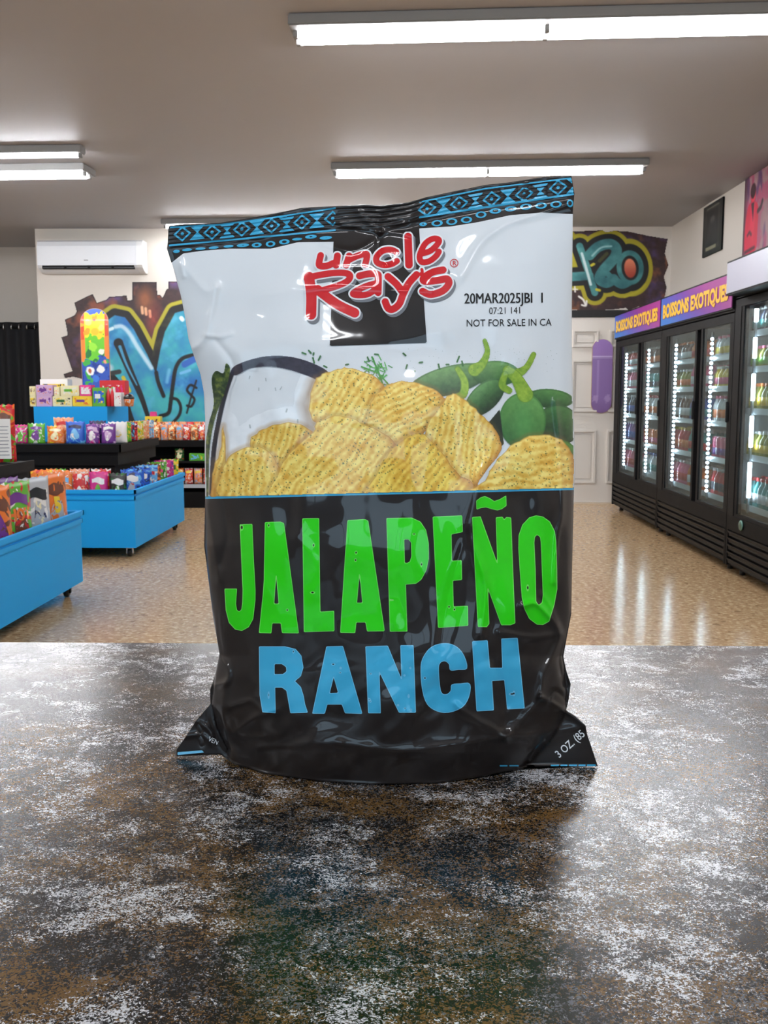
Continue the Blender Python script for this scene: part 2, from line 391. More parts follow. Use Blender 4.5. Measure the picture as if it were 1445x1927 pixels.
# ------------------------------------------------------------------ THE CHIP BAG
CZ = 1.0105
Lx = np.array([(317, 425), (315.5, 459), (314, 470), (324, 499), (331, 530), (340, 567), (348, 610), (355, 652), (366, 685), (377, 715), (383.5, 748), (386, 795), (385, 861), (386, 936), (384, 1027), (394, 1106), (402, 1170), (413, 1234), (402, 1280), (395, 1301), (396, 1327), (370, 1356), (350, 1386), (332, 1411), (332, 1423)], float)
Rx = np.array([(1075, 330), (1081, 364), (1078, 396), (1077, 480), (1076, 582), (1076, 673), (1080, 804), (1082, 883), (1080, 919), (1078, 1000), (1076, 1083), (1075, 1153), (1067, 1196), (1060, 1234), (1066, 1263), (1074, 1286), (1069, 1321), (1065, 1336), (1083, 1347), (1102, 1365), (1104, 1379), (1115, 1412), (1125, 1442)], float)
Tp = np.array([(310, 425), (317, 425), (344, 422), (380, 421), (415, 419), (460, 412), (517, 402), (568, 391), (628, 388), (687, 385), (718, 387), (767, 381), (802, 371), (849, 361), (913, 348), (959, 343), (1023, 333), (1075, 330), (1090, 330)], float)
Bp = np.array([(320, 1423), (332, 1423), (380, 1421), (415, 1420), (440, 1438), (500, 1456), (600, 1470), (700, 1476), (820, 1474), (900, 1463), (950, 1452), (1000, 1446), (1060, 1444), (1125, 1442), (1140, 1442)], float)
Bd = np.array([(310, 490), (322, 495), (345, 477), (380, 472), (430, 468), (510, 468), (560, 456), (628, 455), (700, 452), (788, 430), (850, 426), (900, 418), (960, 405), (1020, 400), (1078, 403), (1095, 403)], float)
Lb = np.array([(317, 425), (315, 470), (326, 499), (340, 567), (355, 652), (377, 715), (384, 748), (386, 936), (386, 1027), (394, 1106), (402, 1170), (410, 1234), (403, 1280), (398, 1327), (410, 1370), (428, 1410), (440, 1480)], float)
Rb = np.array([(1075, 330), (1079, 396), (1076, 582), (1080, 804), (1082, 883), (1080, 919), (1076, 1083), (1074, 1153), (1066, 1196), (1058, 1234), (1062, 1263), (1066, 1300), (1064, 1336), (1050, 1370), (1030, 1400), (985, 1445), (960, 1480)], float)
n_a, n_b, n_c = Noise2(1), Noise2(2), Noise2(3)
CREASE = [  # points, half width px, height mm, sharp
    ([(868, 522), (905, 458), (950, 424), (1005, 405), (1068, 384)], 7, 1.5),
    ([(1045, 755), (1054, 850), (1058, 960), (1048, 1010), (1043, 1095)], 6, 2.0),
    ([(912, 868), (897, 930), (884, 1000), (903, 1060), (914, 1110), (905, 1195)], 8, 1.8),
    ([(880, 1005), (850, 1100), (835, 1180), (830, 1215)], 9, -1.0),
    ([(985, 1140), (1012, 1138), (1052, 1190), (1040, 1232), (1022, 1270), (1018, 1312)], 7, 2.6),
    ([(1018, 1312), (1050, 1330), (1100, 1364)], 6, 2.4),
    ([(1066, 1190), (1052, 1240), (1062, 1290)], 6, -2.2), ([(1030, 1320), (1045, 1300), (1066, 1318)], 4, -1.8),
    ([(952, 1386), (880, 1345), (858, 1325)], 8, 1.5), ([(952, 1386), (1000, 1335), (1018, 1312)], 9, 1.7), ([(952, 1386), (948, 1300), (925, 1240)], 9, -1.4),
    ([(952, 1386), (1020, 1380), (1100, 1366)], 8, 1.8), ([(952, 1386), (850, 1402), (760, 1412), (640, 1398)], 8, 1.3),
    ([(640, 1398), (540, 1402), (450, 1410)], 8, .8),
    ([(406, 540), (396, 600), (383, 640), (352, 662)], 7, 1.5), ([(385, 630), (412, 634), (436, 628)], 4, .9), ([(345, 500), (385, 545), (405, 540)], 10, .9),
    ([(340, 490), (345, 520)], 5, 1.0),
    ([(565, 547), (640, 541), (720, 546), (812, 548)], 4, .45), ([(605, 458), (660, 472), (700, 455), (715, 440)], 5, .9), ([(790, 450), (760, 440), (716, 436)], 4, .8),
    ([(714, 436), (660, 425), (634, 420)], 5, 1.1), ([(714, 436), (680, 405), (668, 388)], 5, 1.1), ([(714, 436), (735, 400), (745, 386)], 5, 1.2), ([(714, 436), (765, 415), (800, 402)], 5, 1.1), ([(714, 436), (712, 470), (730, 500)], 6, -1.1),
    ([(413, 1234), (430, 1262), (425, 1285), (400, 1290)], 6, 1.8), ([(396, 1330), (405, 1370), (428, 1408)], 7, -2.2), ([(425, 1285), (420, 1340), (432, 1400)], 8, 1.4),
    ([(440, 1380), (480, 1350), (520, 1335)], 6, 1.0), ([(432, 1330), (470, 1318), (490, 1335)], 5, .8), ([(440, 1355), (450, 1385), (495, 1385)], 3, .6),
    ([(388, 950), (400, 1010), (412, 1090)], 8, 1.2), ([(420, 940), (428, 1010), (415, 1060)], 9, -1.0), ([(405, 640), (440, 690), (425, 760), (405, 860)], 7, -1.0),
    ([(370, 1356), (392, 1372), (400, 1385)], 4, 1.8), ([(352, 1385), (380, 1383), (400, 1400)], 4, 1.6), ([(372, 1350), (380, 1400)], 4, -1.6),
    ([(1066, 1210), (1040, 1150), (1020, 1120)], 7, 1.0), ([(940, 1190), (1000, 1200), (1050, 1192)], 7, 1.2),
    ([(470, 1060), (510, 1120), (530, 1180)], 22, .8), ([(560, 1010), (600, 1075), (590, 1120)], 16, .8), ([(640, 930), (650, 1010), (625, 1090), (640, 1200)], 22, .9), ([(760, 930), (740, 1060), (770, 1190)], 24, -.9),
]
def bag_d(px, py):
    T = np.interp(px, Tp[:, 0], Tp[:, 1]); xl = np.interp(py, Lb[:, 1], Lb[:, 0]); xr = np.interp(py, Rb[:, 1], Rb[:, 0])
    s = np.clip((px-xl)/(xr-xl), 0, 1); e = np.clip(1-(2*s-1)**2, 0, 1)**.55
    t = np.clip((py-T-48)/(1470-T-48), 0, 1)
    prof = np.interp(t, [0, .04, .1, .2, .35, .55, .8, .95, 1], [0, .16, .36, .60, .82, .96, 1.05, 1.0, .86])
    d = .037*prof*e
    inn = np.clip(e*1.6, 0, 1)*np.clip(t*10, .15, 1)
    d = d+inn*((n_a(px/75, py/95)-.5)*.0042+(n_b(px/32, py/45)-.5)*.0008)
    low = np.clip((py-1180)/120, 0, 1)
    d = d+low*inn*((n_c(px/26+py/60, py/30)-.5)*.0014)
    for pts, w, a in CREASE:
        P = cat(pts, False, 4); x0, y0 = P.min(0)-4*w; x1, y1 = P.max(0)+4*w
        k = (px > x0) & (px < x1) & (py > y0) & (py < y1)
        if k.any():
            q = segdist(px[k], py[k], P)/w; d[k] = d[k]+a*.001*np.exp(-q**1.5)*np.clip(e[k]*2.5+.85, 0, 1)
    seal = np.clip((T+44-py)/6, 0, 1)*np.clip((py-T)/3, 0, 1); cen = np.exp(-((px-710)/75)**2)
    d = d+seal*(np.sin((py-T)*2*pi/7.5)*.00025+cen*np.sin((py-T)*2*pi/9+(px-710)/60)*.0007)
    d = d+seal*(n_b(px/18, py/60)-.5)*.0012
    return d
def bag_lift(px, py, off=0.):
    px = np.asarray(px, float); py = np.asarray(py, float)
    d = bag_d(px, py); Y0 = .523-.0095*np.clip((px-330)/795, 0, 1); Yz = onZ(px, np.maximum(py, 1300), CZ)[..., 1]
    d = np.maximum(d, Y0-Yz)+off
    return onY(px, py, Y0-d)
def film(name, c, rough=.2):
    return mat(name, c, .45, coat=.55, spec=.2)
F_white = film('white_film', (222, 225, 228)); F_black = film('black_film', (33, 28, 27)); F_blue = film('blue_print', (60, 168, 210)); F_green = film('green_print', (42, 212, 12))
F_red = film('red_print', (205, 24, 34)); F_lw = film('white_print', (232, 234, 236)); F_grey = film('grey_print', (118, 120, 126)); F_lgreen = film('pale_green_print', (120, 228, 96)); F_ink = film('black_ink', (18, 17, 18)); F_lblue = film('pale_blue_print', (120, 196, 230))
bag = thing('chip_bag', 'large black and white chip bag with green and blue lettering standing on the counter', 'chip bag', (-.008, .515, 1.01))
BO = np.array(bag.location)
NU = 210; th = np.linspace(0, 1, NU); uu = .35*th+.65*(1-np.cos(pi*th))/2
def row(seg, t):
    """pixel positions of one row of the film"""
    if seg == 0: yl, yr = 425+(495-425)*t, 330+(403-330)*t
    elif seg == 1: yl, yr = 495+(934-495)*t, 403+(917-403)*t
    elif seg == 2: yl, yr = 934+5*t, 917+5*t
    else: yl, yr = 939+(1423-939)*t, 922+(1442-922)*t
    a = np.interp(yl, Lx[:, 1], Lx[:, 0]); b2 = np.interp(yr, Rx[:, 1], Rx[:, 0]); x = a+(b2-a)*uu
    ft = np.interp(x, Tp[:, 0], Tp[:, 1]); fd = np.interp(x, Bd[:, 0], Bd[:, 1]); fb = np.interp(x, Bp[:, 0], Bp[:, 1]); st = yl+(yr-yl)*uu
    if seg == 0: y = ft+(fd-ft)*t
    elif seg == 1: y = fd+((934-17*uu)-fd)*t
    elif seg == 2: y = st
    else: y = (939-17*uu)+(fb-(939-17*uu))*t
    return x, y
rows_, segs = [], []
for sg, n in ((0, 26), (1, 135), (2, 2), (3, 150)):
    for k in range(n):
        rows_.append(row(sg, k/n)); segs.append(sg)
rows_.append(row(3, 1.))
PX = np.array([r[0] for r in rows_]); PY = np.array([r[1] for r in rows_]); NR = len(PX)
VF = bag_lift(PX, PY).reshape(-1, 3)
Y0 = .523-.0095*np.clip((PX-330)/795, 0, 1); dd = bag_d(PX, PY)
VBk = onY(PX, PY, Y0); dx = np.clip(np.minimum(PX-PX[:, :1], PX[:, -1:]-PX)/40, 0, 1); VBk[..., 1] += .0006+dd*.75*dx; VBk[..., 2] = np.maximum(VBk[..., 2], CZ); VBk = VBk.reshape(-1, 3)
idx = np.arange(NR*NU).reshape(NR, NU)
Fq = np.stack([idx[:-1, :-1], idx[1:, :-1], idx[1:, 1:], idx[:-1, 1:]], -1).reshape(-1, 4); fm = np.repeat(np.array([[1, 0, 2, 1][q] for q in segs]), NU-1)
Fb = Fq[:, ::-1]+NR*NU
rim = np.concatenate([idx[0], idx[1:, -1], idx[-1, ::-1][1:], idx[::-1, 0][1:]])
Fr = np.stack([rim[:-1], rim[1:], rim[1:]+NR*NU, rim[:-1]+NR*NU], 1)
mesh_np('film_pouch', np.concatenate([VF, VBk])-BO, np.concatenate([Fq, Fb, Fr]), None, bag, True, mats=[F_white, F_black, F_blue], fmat=np.concatenate([fm, fm, np.ones(len(Fr), int)]))
def bl(off): return lambda x, y: bag_lift(x, y, off)-BO
O1, O2, O3, O4, O5 = .00035, .00055, .00075, .00095, .00115
# black square behind the brand name
decal('black_square', lambda X, Y: polysd(X, Y, [(628, 440), (788, 418), (791, 470), (803, 645), (620.5, 651), (624, 560)]), (615, 412, 808, 655), 3, bl(O1), F_black, bag)
# printed picture: chips, dip bowl, peppers, herbs
pic = Paint(384, 634, 1083, 937, 1., base=(225, 228, 231))
X, Y = pic.X, pic.Y; nz = Noise2(5); nz2 = Noise2(6)
fine_n = nz.fbm(X/6, Y/6, 3); med_n = nz2.fbm(X/30, Y/30, 4)
def leafcol(a, b2, t): return np.asarray(a, float)+(np.asarray(b2, float)-np.asarray(a, float))*np.clip(t, 0, 1)[..., None]
sd = polysd(X, Y, cat([(437, 706), (505, 688), (560, 695), (605, 720), (620, 800), (600, 900), (520, 960), (420, 950), (405, 930), (410, 820)]))
pic.fill(sd, leafcol((214, 218, 222), (240, 242, 244), med_n*1.4)); 
pic.fill(np.abs(X-425-(Y-760)*-.12)-12, (190, 192, 198), .35, 8, False)
pic.stroke(cat([(436, 704), (424, 740), (412, 790), (402, 850), (398, 930)], False), 4.5, (36, 34, 44))
bowl = polysd(X, Y, cat([(434, 702), (441, 689), (470, 677), (505, 670), (545, 671), (585, 682), (617, 700), (604, 716), (575, 706), (540, 695), (505, 690), (470, 694), (445, 706)]))
pic.fill(bowl, leafcol((30, 26, 40), (62, 54, 74), fine_n*.9))
leaf = polysd(X, Y, cat([(425, 684), (433, 695), (424, 735), (404, 790), (394, 850), (392, 937), (386, 937), (386, 850), (392, 800), (402, 760), (398, 715), (406, 698), (420, 702)]))
pic.fill(leaf, leafcol((24, 52, 22), (120, 132, 50), (fine_n-.3)*1.8))
def pepper(cx, cy, a, b2, ang, dark, lite, sh=(-.5, -.6)):
    sd = ellsd(X, Y, cx, cy, a, b2, ang); c, s = cos(ang), sin(ang); u = ((X-cx)*c+(Y-cy)*s)/a; v = (-(X-cx)*s+(Y-cy)*c)/b2
    t = .55-.55*v+.12*u+(fine_n-.5)*.35; pic.fill(sd, leafcol(dark, lite, t)); pic.fill(np.abs(sd+1.2)-1.0, dark, .45, 1, False)
pepper(845, 716, 78, 27, -.25, (28, 66, 28), (112, 156, 90)); pepper(932, 703, 45, 24, .0, (34, 82, 30), (110, 156, 84))
pepper(1035, 750, 44, 18, .08, (22, 66, 26), (84, 140, 68)); pepper(1050, 800, 42, 38, .2, (18, 44, 22), (70, 122, 60)); pepper(1056, 850, 30, 22, .3, (20, 60, 20), (70, 160, 60))
pepper(912, 748, 46, 25, -.75, (20, 50, 26), (96, 148, 80))
pepper(983, 792, 44, 53, .0, (34, 92, 34), (100, 158, 78)); pic.fill(ellsd(X, Y, 985, 800, 16, 26)-.0, (84, 160, 80), .5, 10, False)
pic.fill(polysd(X, Y, [(915, 800), (940, 770), (948, 835), (935, 850)]), (16, 34, 18))
for pts, tp in (([(912, 641), (917, 662), (907, 685), (893, 696)], [4, 5, 8, 12]), ([(1004, 667), (990, 692), (970, 704), (958, 700)], [5, 6, 10, 9]), ([(955, 697), (972, 712), (988, 742)], [9, 11, 15]), ([(861, 694), (874, 718), (871, 742), (851, 748)], [5, 7, 8, 5]), ([(950, 705), (945, 725), (958, 735)], [6, 7, 6])):
    P = cat(pts, False, 5); tt = np.interp(np.linspace(0, 1, len(P)), np.linspace(0, 1, len(tp)), tp)
    sd = segdist(X, Y, P, False, tt); pic.fill(sd, leafcol((120, 160, 40), (176, 204, 70), (fine_n-.2)*1.2)); pic.fill(np.abs(sd)-.8, (80, 120, 30), .5, .8, False)
for k in range(46):
    a = RNG.rand()*2*pi; r0 = RNG.rand(); x = 700+RNG.randn()*16; y = 700+RNG.randn()*14
    pic.stroke([(x, y), (x+RNG.randn()*9, y+RNG.randn()*7+4)], .9, (50, 120+RNG.randint(50), 40))
pic.stroke([(700, 672), (712, 700), (724, 735)], 1.8, (56, 140, 50)); pic.stroke([(680, 690), (712, 702), (735, 728)], 1.5, (66, 150, 56))
for x, y, l in ((572, 665, 6), (583, 662, 5), (590, 678, 8), (601, 674, 7), (612, 690, 5), (693, 676, 7), (708, 667, 5), (653, 686, 4), (765, 690, 6), (792, 682, 5), (826, 690, 8), (862, 676, 9), (870, 684, 7), (842, 686, 4), (761, 667, 5), (778, 700, 5), (590, 666, 3)):
    a = RNG.rand()*pi; pic.stroke([(x-cos(a)*l*.6, y-sin(a)*l*.6), (x+cos(a)*l*.6, y+sin(a)*l*.6)], 1.7, (44, 100, 44))
for k in range(90): pic.dot(760+RNG.rand()*290, 655+RNG.rand()*45, .5+.4*RNG.rand(), (70, 96, 70), .8)
for x, y in ((518, 730), (530, 728), (487, 730), (470, 708), (540, 770), (560, 790), (470, 800), (500, 712)): pic.stroke([(x, y), (x+RNG.randn()*2, y+5)], 1.1, (130, 140, 140), .7)
pic.fill(segdist(X, Y, [(588, 720), (572, 760), (580, 800)])-8, (150, 118, 92), .6, 10, False)
def chip(pts, ang, per, c0=(222, 164, 50), c1=(253, 230, 132), warm=0.):
    wob = nz2.fbm(X/26+pts[0][0], Y/26, 3); P = cat(pts, True, 5)
    # ruffled outline
    P = P+np.stack([np.sin(np.arange(len(P))*2.1), np.cos(np.arange(len(P))*1.7)], 1)*1.1
    sd = polysd(X, Y, P); pr = X*cos(ang)+Y*sin(ang)
    rg = .5+.5*np.sin(2*pi*pr/per+(wob-.5)*9); t = rg*.55+(fine_n-.5)*.9+(med_n-.5)*1.0+.32-warm
    pic.fill(np.maximum(sd-5, -sd), (150, 98, 40), .38, 4, False)
    pic.fill(sd, leafcol(c0, c1, t)); 
    pic.fill(-(sd+7+fine_n*8), (206, 146, 58), .55*1, 5, False) if False else None
    m = np.clip(1+sd/(10+8*wob), 0, 1)*(sd < .5); dirn = np.clip(((X-P[:, 0].mean())*.6+(Y-P[:, 1].mean())*.8)/60, -.2, 1)
    pic.c += (np.array((196, 128, 44.))-pic.c)*(m*np.clip(.25+dirn, 0, .85))[..., None]
    pic.fill(np.abs(sd+.6)-.6, (176, 118, 44), .6, .7, False); return sd
chips = []
chips.append(chip([(590, 722), (607, 704), (640, 694), (655, 692), (700, 706), (723, 730), (716, 765), (695, 808), (645, 800), (600, 800), (582, 772)], .55, 13))
chips.append(chip([(695, 770), (705, 745), (735, 722), (770, 718), (815, 732), (838, 756), (822, 790), (775, 830), (720, 850), (692, 812)], 1.1, 11, warm=.1))
chips.append(chip([(832, 758), (853, 741), (880, 757), (905, 780), (930, 806), (943, 845), (915, 885), (880, 925), (820, 880), (800, 815)], .2, 12))
chips.append(chip([(420, 800), (414, 850), (402, 880), (398, 940), (420, 940), (426, 880)], .2, 9, warm=.2))
chips.append(chip([(470, 835), (488, 812), (520, 799), (556, 796), (590, 815), (570, 830), (545, 862), (528, 910), (500, 880)], .3, 11, warm=.15))
chips.append(chip([(417, 940), (418, 885), (440, 852), (480, 840), (508, 852), (530, 890), (545, 940)], .1, 14))
chips.append(chip([(520, 960), (528, 880), (556, 842), (590, 812), (596, 795), (640, 782), (690, 800), (740, 830), (775, 900), (790, 960)], .75, 14, c1=(253, 228, 124)))
chips.append(chip([(690, 960), (715, 880), (745, 838), (790, 815), (830, 850), (860, 890), (895, 915), (900, 960)], .65, 13, c0=(216, 158, 38), c1=(250, 220, 100)))
chips.append(chip([(850, 960), (880, 925), (912, 905), (925, 880), (960, 840), (1005, 819), (1050, 824), (1074, 850), (1082, 885), (1076, 960)], 1.45, 15))
allc = np.minimum.reduce(chips)
for k in range(2400):
    x, y = 400+RNG.rand()*680, 692+RNG.rand()*240; i, j = int(y-634), int(x-384)
    if allc[i, j] < -3: pic.dot(x, y, .55+.75*RNG.rand()**2, ((60, 70, 30), (110, 84, 30), (36, 60, 24))[RNG.randint(3)], .85)
xl_ = np.interp(Y, Lx[:, 1], Lx[:, 0]); xr_ = np.interp(Y, Rx[:, 1], Rx[:, 0]); edge_y = 935.5-17*(X-386)/694
pic.a[(X < xl_+1.5) | (X > xr_-1.5) | (Y > edge_y)] = 0
pic.a[(pic.a > 0) & (allc > 30) & (pic.c.min(2) > 222)] = 0
M_pic = vcol('printed_film', .45, .55)
pic.mesh('printed_picture', bl(O1), M_pic, bag)
# brand name: brush strokes with a white outline and a grey drop shadow
def L8(pts, ox=560, oy=430, k=.22145): return [(ox+x*k, oy+y*k) for x, y in pts]
ST = [([(196, 228), (183, 285), (188, 316), (245, 318), (300, 296)], 28), ([(338, 232), (326, 312)], 29), ([(438, 232), (412, 312)], 28), ([(432, 268), (500, 236), (560, 218), (590, 226), (574, 308)], 27),
      ([(838, 200), (790, 180), (722, 190), (672, 240), (676, 288), (735, 310), (800, 300), (842, 276)], 26), ([(938, 68), (946, 308)], 32),
      ([(1068, 210), (1130, 188), (1192, 128), (1198, 94), (1152, 86), (1090, 122), (1050, 190), (1036, 248), (1058, 286), (1120, 276), (1176, 234), (1200, 196)], 25),
      ([(96, 412), (116, 560), (114, 730)], 44), ([(78, 428), (150, 402), (300, 378), (405, 378), (446, 402), (420, 448), (330, 490), (190, 530)], 27), ([(170, 520), (330, 640), (484, 716)], 40),
      ([(525, 402), (610, 384), (676, 388), (686, 420), (684, 545)], 29), ([(680, 462), (590, 486), (500, 528), (470, 556), (520, 566), (600, 556), (672, 506)], 26),
      ([(768, 408), (838, 470), (884, 530)], 30), ([(1010, 392), (944, 466), (896, 560), (864, 640), (812, 684), (770, 678), (744, 622)], 30), ([(1055, 348), (1058, 372), (1042, 388)], 13),
      ([(1236, 352), (1150, 370), (1074, 416), (1080, 448), (1190, 440), (1268, 428), (1284, 470), (1232, 530), (1130, 560), (1062, 534)], 30)]
def logo(extra, sx=0, sy=0):
    def f(X, Y):
        d = np.full(X.shape, 1e9)
        for pts, r in ST: d = np.minimum(d, segdist(X, Y, cat(L8([(x+sx, y+sy) for x, y in pts]), False, 5))-r*.22145)
        return d-extra
    return f
lb = (562, 436, 862, 618)
decal('brand_shadow', logo(2.6, 18, 24), lb, 1.5, bl(O2), F_grey, bag); decal('brand_outline', logo(2.9), lb, 1.5, bl(O3), F_lw, bag); decal('brand_lettering', logo(0), lb, 1.5, bl(O4), F_red, bag)
decal('registered_ring', lambda X, Y: np.abs(np.hypot(X-854.5, Y-495)-7.2)-.7, (842, 482, 868, 508), .8, bl(O1), F_red, bag)
def bag_text(name, s, x, y, size, m, bold=0., rot=0., sx=1., align='LEFT', off=O1, dup=0.):
    V, F = text2d(s, size, bold, align, sx)
    if dup: n = len(V); V = np.concatenate([V, V+np.array([dup, 0])]); F = F+[[i+n for i in q] for q in F]
    c, q = cos(rot), sin(rot)
    return mesh_np(name, bl(off)(x+V[:, 0]*c+V[:, 1]*q, y+V[:, 0]*q-V[:, 1]*c), F, m, bag, True)
bag_text('registered_letter', 'R', 851.4, 499.3, 12, F_red, .2)
bag_text('date_code', '20MAR2025JBI  1', 873, 571, 27.5, F_ink, 0, -.01, .77, dup=.9); bag_text('time_code', '07:21 141', 920, 591, 18, F_ink, 0, -.02, .86); bag_text('sale_notice', 'NOT FOR SALE IN CA', 877, 614.5, 19, F_ink, 0, -.012, .87)
bag_text('weight_lettering', '3 OZ. (85', 1052, 1427, 21, F_lw, .2, -.72, .78, off=O2)
bag_text('tab_lettering', 'VEN', 391, 1394, 13, F_lw, 0, .42, .8, off=O2)
for k, (xa, xb) in enumerate(((940, 955), (958, 976), (1036, 1052), (1054, 1068), (1070, 1086), (1088, 1102), (1104, 1121))):
    decal('seal_dash', lambda X, Y: np.maximum(np.abs(X-(xa+xb)/2)-(xb-xa)/2, np.abs(Y-1440.4+(X-1040)*.006)-1.4), (xa-2, 1436, xb+2, 1445), 1.5, bl(O2), F_blue, bag)
decal('seal_stripe', lambda X, Y: polysd(X, Y, [(334, 1415.5), (380, 1412), (384, 1416), (334, 1421)]), (330, 1408, 388, 1424), 1.5, bl(O2), F_lblue, bag)
# flavour lettering
def K(pts, ox, oy, k): return np.array([(ox+x*k, oy+y*k) for x, y in pts])
ja = lambda *p: K(p, 400, 960, .2353); pe = lambda *p: K(p, 730, 920, .2353); ra = lambda *p: K(p, 470, 1190, .3668)
JAL = [([ja((217, 113), (318, 110), (330, 400), (343, 640), (342, 720), (325, 870), (290, 935), (235, 966), (180, 955), (130, 900), (105, 800), (95, 628), (195, 628), (187, 750), (195, 798), (212, 810), (230, 795), (238, 740), (240, 640))]),
       ([ja((418, 95), (545, 92), (572, 105), (690, 985), (555, 983), (545, 905), (478, 905), (470, 985), (370, 982), (400, 690), (410, 560)), ja((508, 525), (528, 748), (493, 748))]),
       ([ja((717, 66), (852, 64), (862, 812), (972, 805), (974, 968), (730, 976))]),
       ([ja((1078, 80), (1220, 72), (1245, 85), (1377, 968), (1235, 970), (1222, 898), (1150, 898), (1140, 983), (1020, 980), (1050, 500)), ja((1175, 515), (1197, 740), (1155, 740))]),
       ([pe((-13, 234), (190, 230), (260, 262), (305, 330), (326, 430), (326, 560), (308, 650), (268, 725), (225, 758), (143, 765), (155, 1140), (15, 1142)), pe((130, 405), (165, 405), (185, 430), (187, 540), (175, 580), (155, 592), (135, 592))]),
       ([pe((357, 222), (594, 212), (598, 345), (508, 365), (512, 575), (590, 570), (592, 728), (520, 735), (525, 940), (640, 935), (642, 1095), (400, 1112))]),
       ([pe((672, 225), (740, 220), (873, 590), (862, 228), (915, 222), (930, 245), (945, 225), (985, 230), (1000, 640), (1018, 1075), (980, 1090), (905, 1090), (800, 800), (810, 1080), (790, 1105), (718, 1105))]),
       ([pe((705, 95), (740, 68), (775, 58), (810, 72), (850, 98), (895, 82), (945, 52), (948, 135), (910, 162), (875, 172), (830, 162), (785, 148), (745, 152), (707, 168))]),
       ([pe((1185, 212), (1240, 222), (1295, 262), (1335, 340), (1345, 420), (1352, 640), (1354, 800), (1330, 930), (1290, 1060), (1240, 1088), (1190, 1085), (1130, 1040), (1090, 960), (1070, 870), (1055, 680), (1043, 480), (1045, 370), (1075, 285), (1130, 228)), pe((1192, 368), (1215, 385), (1222, 430), (1238, 850), (1230, 910), (1205, 928), (1185, 900), (1180, 640), (1170, 430), (1175, 385))])]
RAN = [([ra((47, 72), (180, 72), (235, 85), (265, 120), (275, 180), (262, 225), (232, 250), (262, 280), (276, 325), (284, 370), (298, 412), (208, 415), (195, 340), (188, 300), (165, 283), (130, 283), (133, 415), (65, 410), (50, 320)), ra((127, 163), (165, 163), (186, 178), (188, 200), (170, 214), (127, 215))]),
       ([ra((393, 72), (478, 70), (578, 418), (488, 415), (472, 370), (398, 370), (385, 417), (320, 417)), ra((430, 230), (453, 310), (410, 312))]),
       ([ra((593, 72), (708, 68), (778, 238), (772, 66), (840, 66), (852, 412), (765, 412), (665, 205), (672, 415), (607, 415))]),
       ([cat(ra((1115, 185), (1100, 120), (1060, 72), (1000, 55), (930, 75), (885, 135), (876, 200), (885, 300), (910, 370), (960, 405), (1020, 412), (1090, 385), (1125, 330), (1130, 264), (1082, 262), (1035, 268), (1030, 300), (1005, 318), (980, 300), (970, 200), (975, 160), (1000, 148), (1022, 165), (1028, 195), (1070, 192)), True, 3)]),
       ([ra((1140, 45), (1220, 40), (1232, 182), (1295, 182), (1290, 32), (1374, 28), (1410, 390), (1320, 395), (1305, 245), (1243, 250), (1252, 400), (1163, 405))])]
PIT = [(455, 992.5, 2, 4), (505.5, 988.6, 1.5, 2.5), (590, 1026, 1.6, 2.6), (588, 1115, 3, 1.7), (670, 1040, 1.7, 2.4), (669, 1054, 1.7, 2.2), (540.5, 1148, 1.8, 2), (779, 1005, 2, 1.4), (793, 1062, 1.4, 3), (845, 1142, 1.8, 2), (855, 1147, 1.6, 2), (993, 1106, 1.6, 4), (736, 1129, 2.5, 1),
       (505.5, 1308, 1, 3.5), (552, 1226, 1.2, 2), (627, 1250, 2.4, 1.4), (641, 1257, 1.2, 1.5), (640, 1266, 1.5, 1.2), (697.5, 1268, 1.5, 1.3), (799.5, 1276, 2, 1.8), (769, 1310, 1, 2), (695, 1316, 1.5, 1.2), (697, 1320, 1.3, 1.2), (749, 1327, 1.3, 1.2), (762, 1333, 1.6, 1.4), (773, 1336, 1.4, 1.2), (761, 1271, 1.2, 1.2), (772, 1257, 1, 1.2), (963, 1306, 3.4, 1.6), (967, 1305, 1.4, 3)]
def letters(LL, grow):
    def f(X, Y):
        d = np.full(X.shape, 1e9)
        for loops in LL:
            A = np.concatenate(loops); x0, y0 = A.min(0)-6; x1, y1 = A.max(0)+6; k = (X > x0) & (X < x1) & (Y > y0) & (Y < y1)
            d[k] = np.minimum(d[k], polysd(X[k], Y[k], *loops))
        for (x, y, a, b2) in PIT: d = np.maximum(d, -ellsd(X, Y, x, y, a, b2))
        return d-grow
    return f
jb, rb2 = (418, 928, 1056, 1198), (482, 1196, 992, 1346)
decal('flavour_edge', letters(JAL, .1), jb, 2, bl(O1), F_lgreen, bag); decal('flavour_lettering', letters(JAL, -1.2), jb, 2, bl(O2), F_green, bag)
decal('variety_edge', letters(RAN, .1), rb2, 2, bl(O1), F_lblue, bag); decal('variety_lettering', letters(RAN, -1.2), rb2, 2, bl(O2), F_blue, bag)
# seal band pattern: diamonds, hourglasses, rules and rings
BT = [(343, 440), (399, 437), (455, 431), (511, 425), (568, 418), (626, 411)]; BT2 = [(803.5, 392.7), (863.7, 383), (925, 374.4), (986, 365), (1050, 353)]
RG1 = [(332, 473, 5, 3), (352, 470, 6, 2), (377, 468, 6, 2), (402, 466, 6, 2.2), (430, 463.5, 6, 2), (457, 461.5, 8.5, 3.2), (483, 461, 8, 4.4), (509, 459, 8.2, 5.4), (535, 455, 8.6, 4.8), (559, 450, 6, 2.4), (585, 445.5, 8.5, 3.6), (613, 447.5, 8.5, 3.2)]
RG2 = [(796, 422, 6, 3.6), (822.4, 420, 9.6, 5.8), (850, 417, 9.6, 6.2), (877.7, 413.6, 9.6, 6), (905, 404, 9.4, 6.2), (932, 397, 9.6, 5), (961, 393, 9.6, 4.6), (989.6, 389, 9.8, 5.6), (1018, 387, 9.8, 5.8), (1046, 384.5, 9.8, 6.2), (1072.5, 382.5, 6, 7)]
